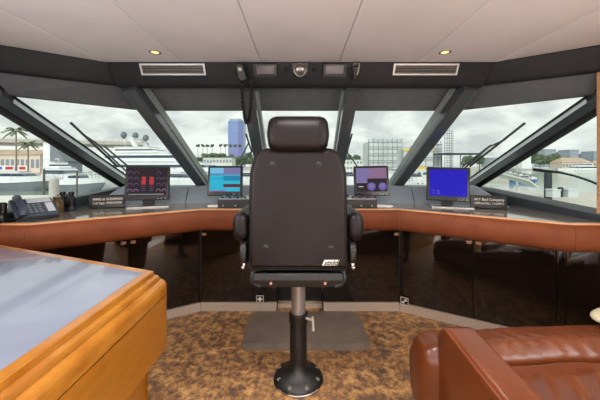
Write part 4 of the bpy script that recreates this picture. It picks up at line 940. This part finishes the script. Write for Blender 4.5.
block('terrace_building', 'pale low building right of the chair headrest', 'building', 343, 366, 160, 260, -4, 14, 'offwhite', 'steel', (2, 7))
# scaffolds on the right
def scaffold(label, px0, px1, ytop, d, gz, depth, nx, nz, net, boards=None):
    a = at(px0, ytop, d); b = at(px1, ytop, d); t = thing('scaffold', label, 'scaffold', ((a.x+b.x)/2, d+depth/2, gz), 'scaffolds on the right')
    if net: mb = MB(); mb.box(I4, a.x+.1, b.x-.1, d+.2, d+depth, gz, a.z-.6); mb.build('netting', M[net], t)
    mb = MB()
    for k in range(nx+1): x = a.x+(b.x-a.x)*k/nx; mb.tube([(x, d, gz), (x, d, a.z+(.9 if k % 2 else .3))], .09, 5); mb.tube([(x, d+1.2, gz), (x, d+1.2, a.z+.4)], .09, 5)
    for k in range(1, nz+1): z = gz+(a.z-gz)*k/nz; mb.tube([(a.x, d, z), (b.x, d, z)], .08, 5); mb.tube([(a.x, d, z-.8), (b.x, d, z-.8)], .05, 5)
    mb.build('pole_grid', M['steel'], t)
    for k in range(1, nz+1):
        z = gz+(a.z-gz)*k/nz; mb = MB(); mb.box(I4, a.x, b.x, d-.1, d+1.3, z-.9, z-.8); 
        if boards and k in boards: mb.box(I4, a.x, b.x, d-.2, d-.1, z-.9, z-.1)
        mb.build('deck_boards', M['yellow'] if boards and k in boards else M['steel'], t)
scaffold('grey netted scaffold building right of the chair', 369, 402, 140, 120, -2.5, 12, 7, 5, 'scaff')
scaffold('yellow boarded scaffold tower beside the corner mullion', 403, 433.5, 148, 100, -2.5, 7, 4, 3, 'scaff', boards=(1, 3))
scaffold('grey netted stair scaffold right of the yellow boards', 434, 442, 142, 102, -2.5, 3, 2, 5, 'scaff')
scaffold('tall thin open scaffold mast right of the corner mullion', 446, 453, 131, 108, -2.5, 2, 2, 9, None)
t = thing('dock_canopy', 'dark flat canopy on posts right of the scaffold mast', 'canopy', (at(460, 165, 96).x, 98, -2.5)); a = at(441, 153, 96); b = at(481, 153, 96)
mb = MB(); mb.box(I4, a.x, b.x, 96, 101, a.z-.5, a.z); mb.build('roof', M['dark'], t)
for k in range(5):
    x = a.x+.3+(b.x-a.x-.6)*k/4; mb = MB(); mb.tube([(x, 96.3, -2.5), (x, 96.3, a.z-.4)], .12, 6); mb.build('post', M['dark'], t)
mb = MB(); mb.box(I4, 18, 75, 92, 140, WZ-1, -2.5); tag(mb.build('boatyard_quay', M['concrete']), 'pale boatyard quay under the scaffolds', 'quay')
block('workshop', 'white low workshop in front of the boatyard scaffolds', 'building', 404, 440, 171, 93, -2.5, 4, 'white', 'offwhite', (1, 6))
# right side: skyline, hall, dock
for px0, px1, yt, lab, wins in ((545, 556, 149.5, 'grey city block with flat roof on the right skyline', (6, 4)), (556, 564, 152, 'lower grey city block beside the flat roofed one', (5, 3)), (570, 579, 150, 'pale square city block on the right skyline', (6, 3)), (578, 584, 154, 'short pale city block next to the square one', (4, 2)), (594, 603, 151.5, 'pale city block by the wood post', (5, 3)), (489, 497, 158, 'distant low grey block left of the right pillar', (3, 3))):
    block('city_block', lab, 'building', px0, px1, yt, 430+(26 if px0 in (556, 578) else 0), -2.2, 20, 'cityglass', 'cityglass', wins)
block('waterfront_hall', 'waterfront hall with brown hipped roof on the far shore', 'building', 562, 592, 157.5, 290, -2.2, 14, 'beige', 'terracotta', (1, 9), hip=5)
block('waterfront_hall', 'smaller brown roofed hall at the edge by the wood post', 'building', 597, 614, 161, 265, -2.2, 12, 'beige', 'terracotta', (1, 5), hip=3)
block('white_pavilion', 'white pavilion on the shore under the right pillar', 'building', 522, 531, 157, 280, -2.2, 10, 'white', 'white')
# small dock with gangway
mb = MB(); mb.box(T(17.8, 26, -2.2) @ RZ(-33), -8, 13, -2.6, 2.6, -1.8, 1.1); tag(mb.build('concrete_dock', M['concrete']), 'pale concrete dock outside the right side window', 'dock')
t = thing('gangway', 'white gangway with railings sloping to the right hand dock', 'gangway', (at(512, 165, 40).x, 40, -2)); p0 = at(493, 173, 46); p1 = at(534, 184, 36)
mb = MB(); mb.beam(p0, p1, [(-.7, -.08), (.7, -.08), (.7, .08), (-.7, .08)], (.3, 1, 0)); mb.build('walkway', M['offwhite'], t)
for s in (-.7, .7):
    o = V((.2, 1, 0)).normalized()*s; mb = MB(); mb.tube([p0+o+V((0, 0, 1)), p1+o+V((0, 0, 1))], .05, 5); mb.tube([p0+o+V((0, 0, .5)), p1+o+V((0, 0, .5))], .035, 5)
    for k in range(9): q = p0.lerp(p1, k/8)+o; mb.tube([q, q+V((0, 0, 1))], .04, 5); 
    for k in range(8): mb.tube([p0.lerp(p1, k/8)+o, p0.lerp(p1, (k+1)/8)+o+V((0, 0, 1))], .025, 4)
    mb.build('railing', M['steel'], t)
for px, w, lab in ((553, .27, 'grey dock box beside the dark piling'), (569.5, .35, 'wider grey dock box right of the dark bin')):
    c = at(px, 197, 19.5); mb = MB(T(c.x, c.y, c.z)); mb.slab(rrect(-w, -.3, w, .3, .04), .5, .04); mb.slab(rrect(-w-.03, -.33, w+.03, .33, .04), .08, .02, T(0, 0, .46)); tag(mb.build('dock_box', M['scaff']), lab, 'box', 'dock boxes on the right')
c = at(560.5, 197, 19.5); mb = MB(T(c.x, c.y, c.z)); mb.lathe([(.13, 0), (.15, .55), (.16, .58), (.14, .65), (.01, .68)], n=12); tag(mb.build('dock_bin', M['dark']), 'dark bin between the two grey dock boxes', 'bin')

# ------------------------------------------------------------------ light
w = bpy.data.worlds.new('overcast'); sc.world = w; w.use_nodes = True; n = w.node_tree.nodes; l = w.node_tree.links; bg = n['Background']
tc = n.new('ShaderNodeTexCoord'); mp = n.new('ShaderNodeMapping'); mp.inputs['Scale'].default_value = (1, 1, 2.2); l.new(tc.outputs['Generated'], mp.inputs['Vector'])
no = n.new('ShaderNodeTexNoise'); no.inputs['Scale'].default_value = 6; no.inputs['Detail'].default_value = 6; no.inputs['Roughness'].default_value = .55; no.inputs['Distortion'].default_value = .3; l.new(mp.outputs[0], no.inputs['Vector'])
rp = n.new('ShaderNodeValToRGB'); e = rp.color_ramp.elements; e[0].position = .38; e[0].color = (*lin((194, 200, 199)), 1); e[1].position = .58; e[1].color = (*lin((232, 236, 232)), 1); l.new(no.outputs['Fac'], rp.inputs[0]); l.new(rp.outputs[0], bg.inputs['Color'])
bg.inputs['Strength'].default_value = 1.25
su = bpy.data.lights.new('veiled_sun', 'SUN'); su.energy = 2.4; su.angle = math.radians(50); su.color = (1, .98, .95); so = bpy.data.objects.new('veiled_sun', su); COL.objects.link(so); so.rotation_euler = V((.25, .8, -.6)).to_track_quat('-Z', 'Y').to_euler()
def area(name, loc, rot, sx, sy, power, col, spread=180):
    a = bpy.data.lights.new(name, 'AREA'); a.shape = 'RECTANGLE'; a.size = sx; a.size_y = sy; a.energy = power; a.color = col; a.spread = math.radians(spread)
    o = bpy.data.objects.new(name, a); COL.objects.link(o); o.location = loc; o.rotation_euler = [math.radians(x) for x in rot]; return o
area('aft_doorway_fill', (0, AFT+.02, 1.05), (90, 0, 0), 2.9, 1.7, 18, (1, .97, .94))  # fill light added in the unseen aft doorway to brighten the interior
for s in (-1, 1):
    for y in (-3.2, -1.55, -.2): area('aft_side_fill', (s*(WX-.01), y, 1.28), (0, s*90, 0), .9, 1.1, 22, (1, .98, .97))  # more added fill, set in the unseen aft side openings
def spot(loc, power, size=100, blend=.6, col=(1, .87, .72), r=.04):
    a = bpy.data.lights.new('downlight_and_fill_beam', 'SPOT'); a.energy = power; a.spot_size = math.radians(size); a.spot_blend = blend; a.color = col; a.shadow_soft_size = r
    o = bpy.data.objects.new('downlight_and_fill_beam', a); COL.objects.link(o); o.location = loc
for s in (-1, 1): spot((s*.988, 1.976, ZC-.02), 22)
for x in (-1.0, 0, 1.0):
    for y, e in ((.9, 40), (-.9, 105), (-2.3, 105)): spot((x, y, ZC-.02), e, 130, col=(1, .95, .91))  # added ceiling fill spots out of view, no fixtures modelled for them
sc.view_settings.view_transform = 'Standard'; sc.view_settings.look = 'None'; sc.view_settings.exposure = 0; sc.view_settings.gamma = 1; sc.view_settings.use_curve_mapping = False
sc.cycles.use_denoising = True; sc.cycles.max_bounces = 8; sc.cycles.transparent_max_bounces = 12; sc.cycles.sample_clamp_indirect = 6
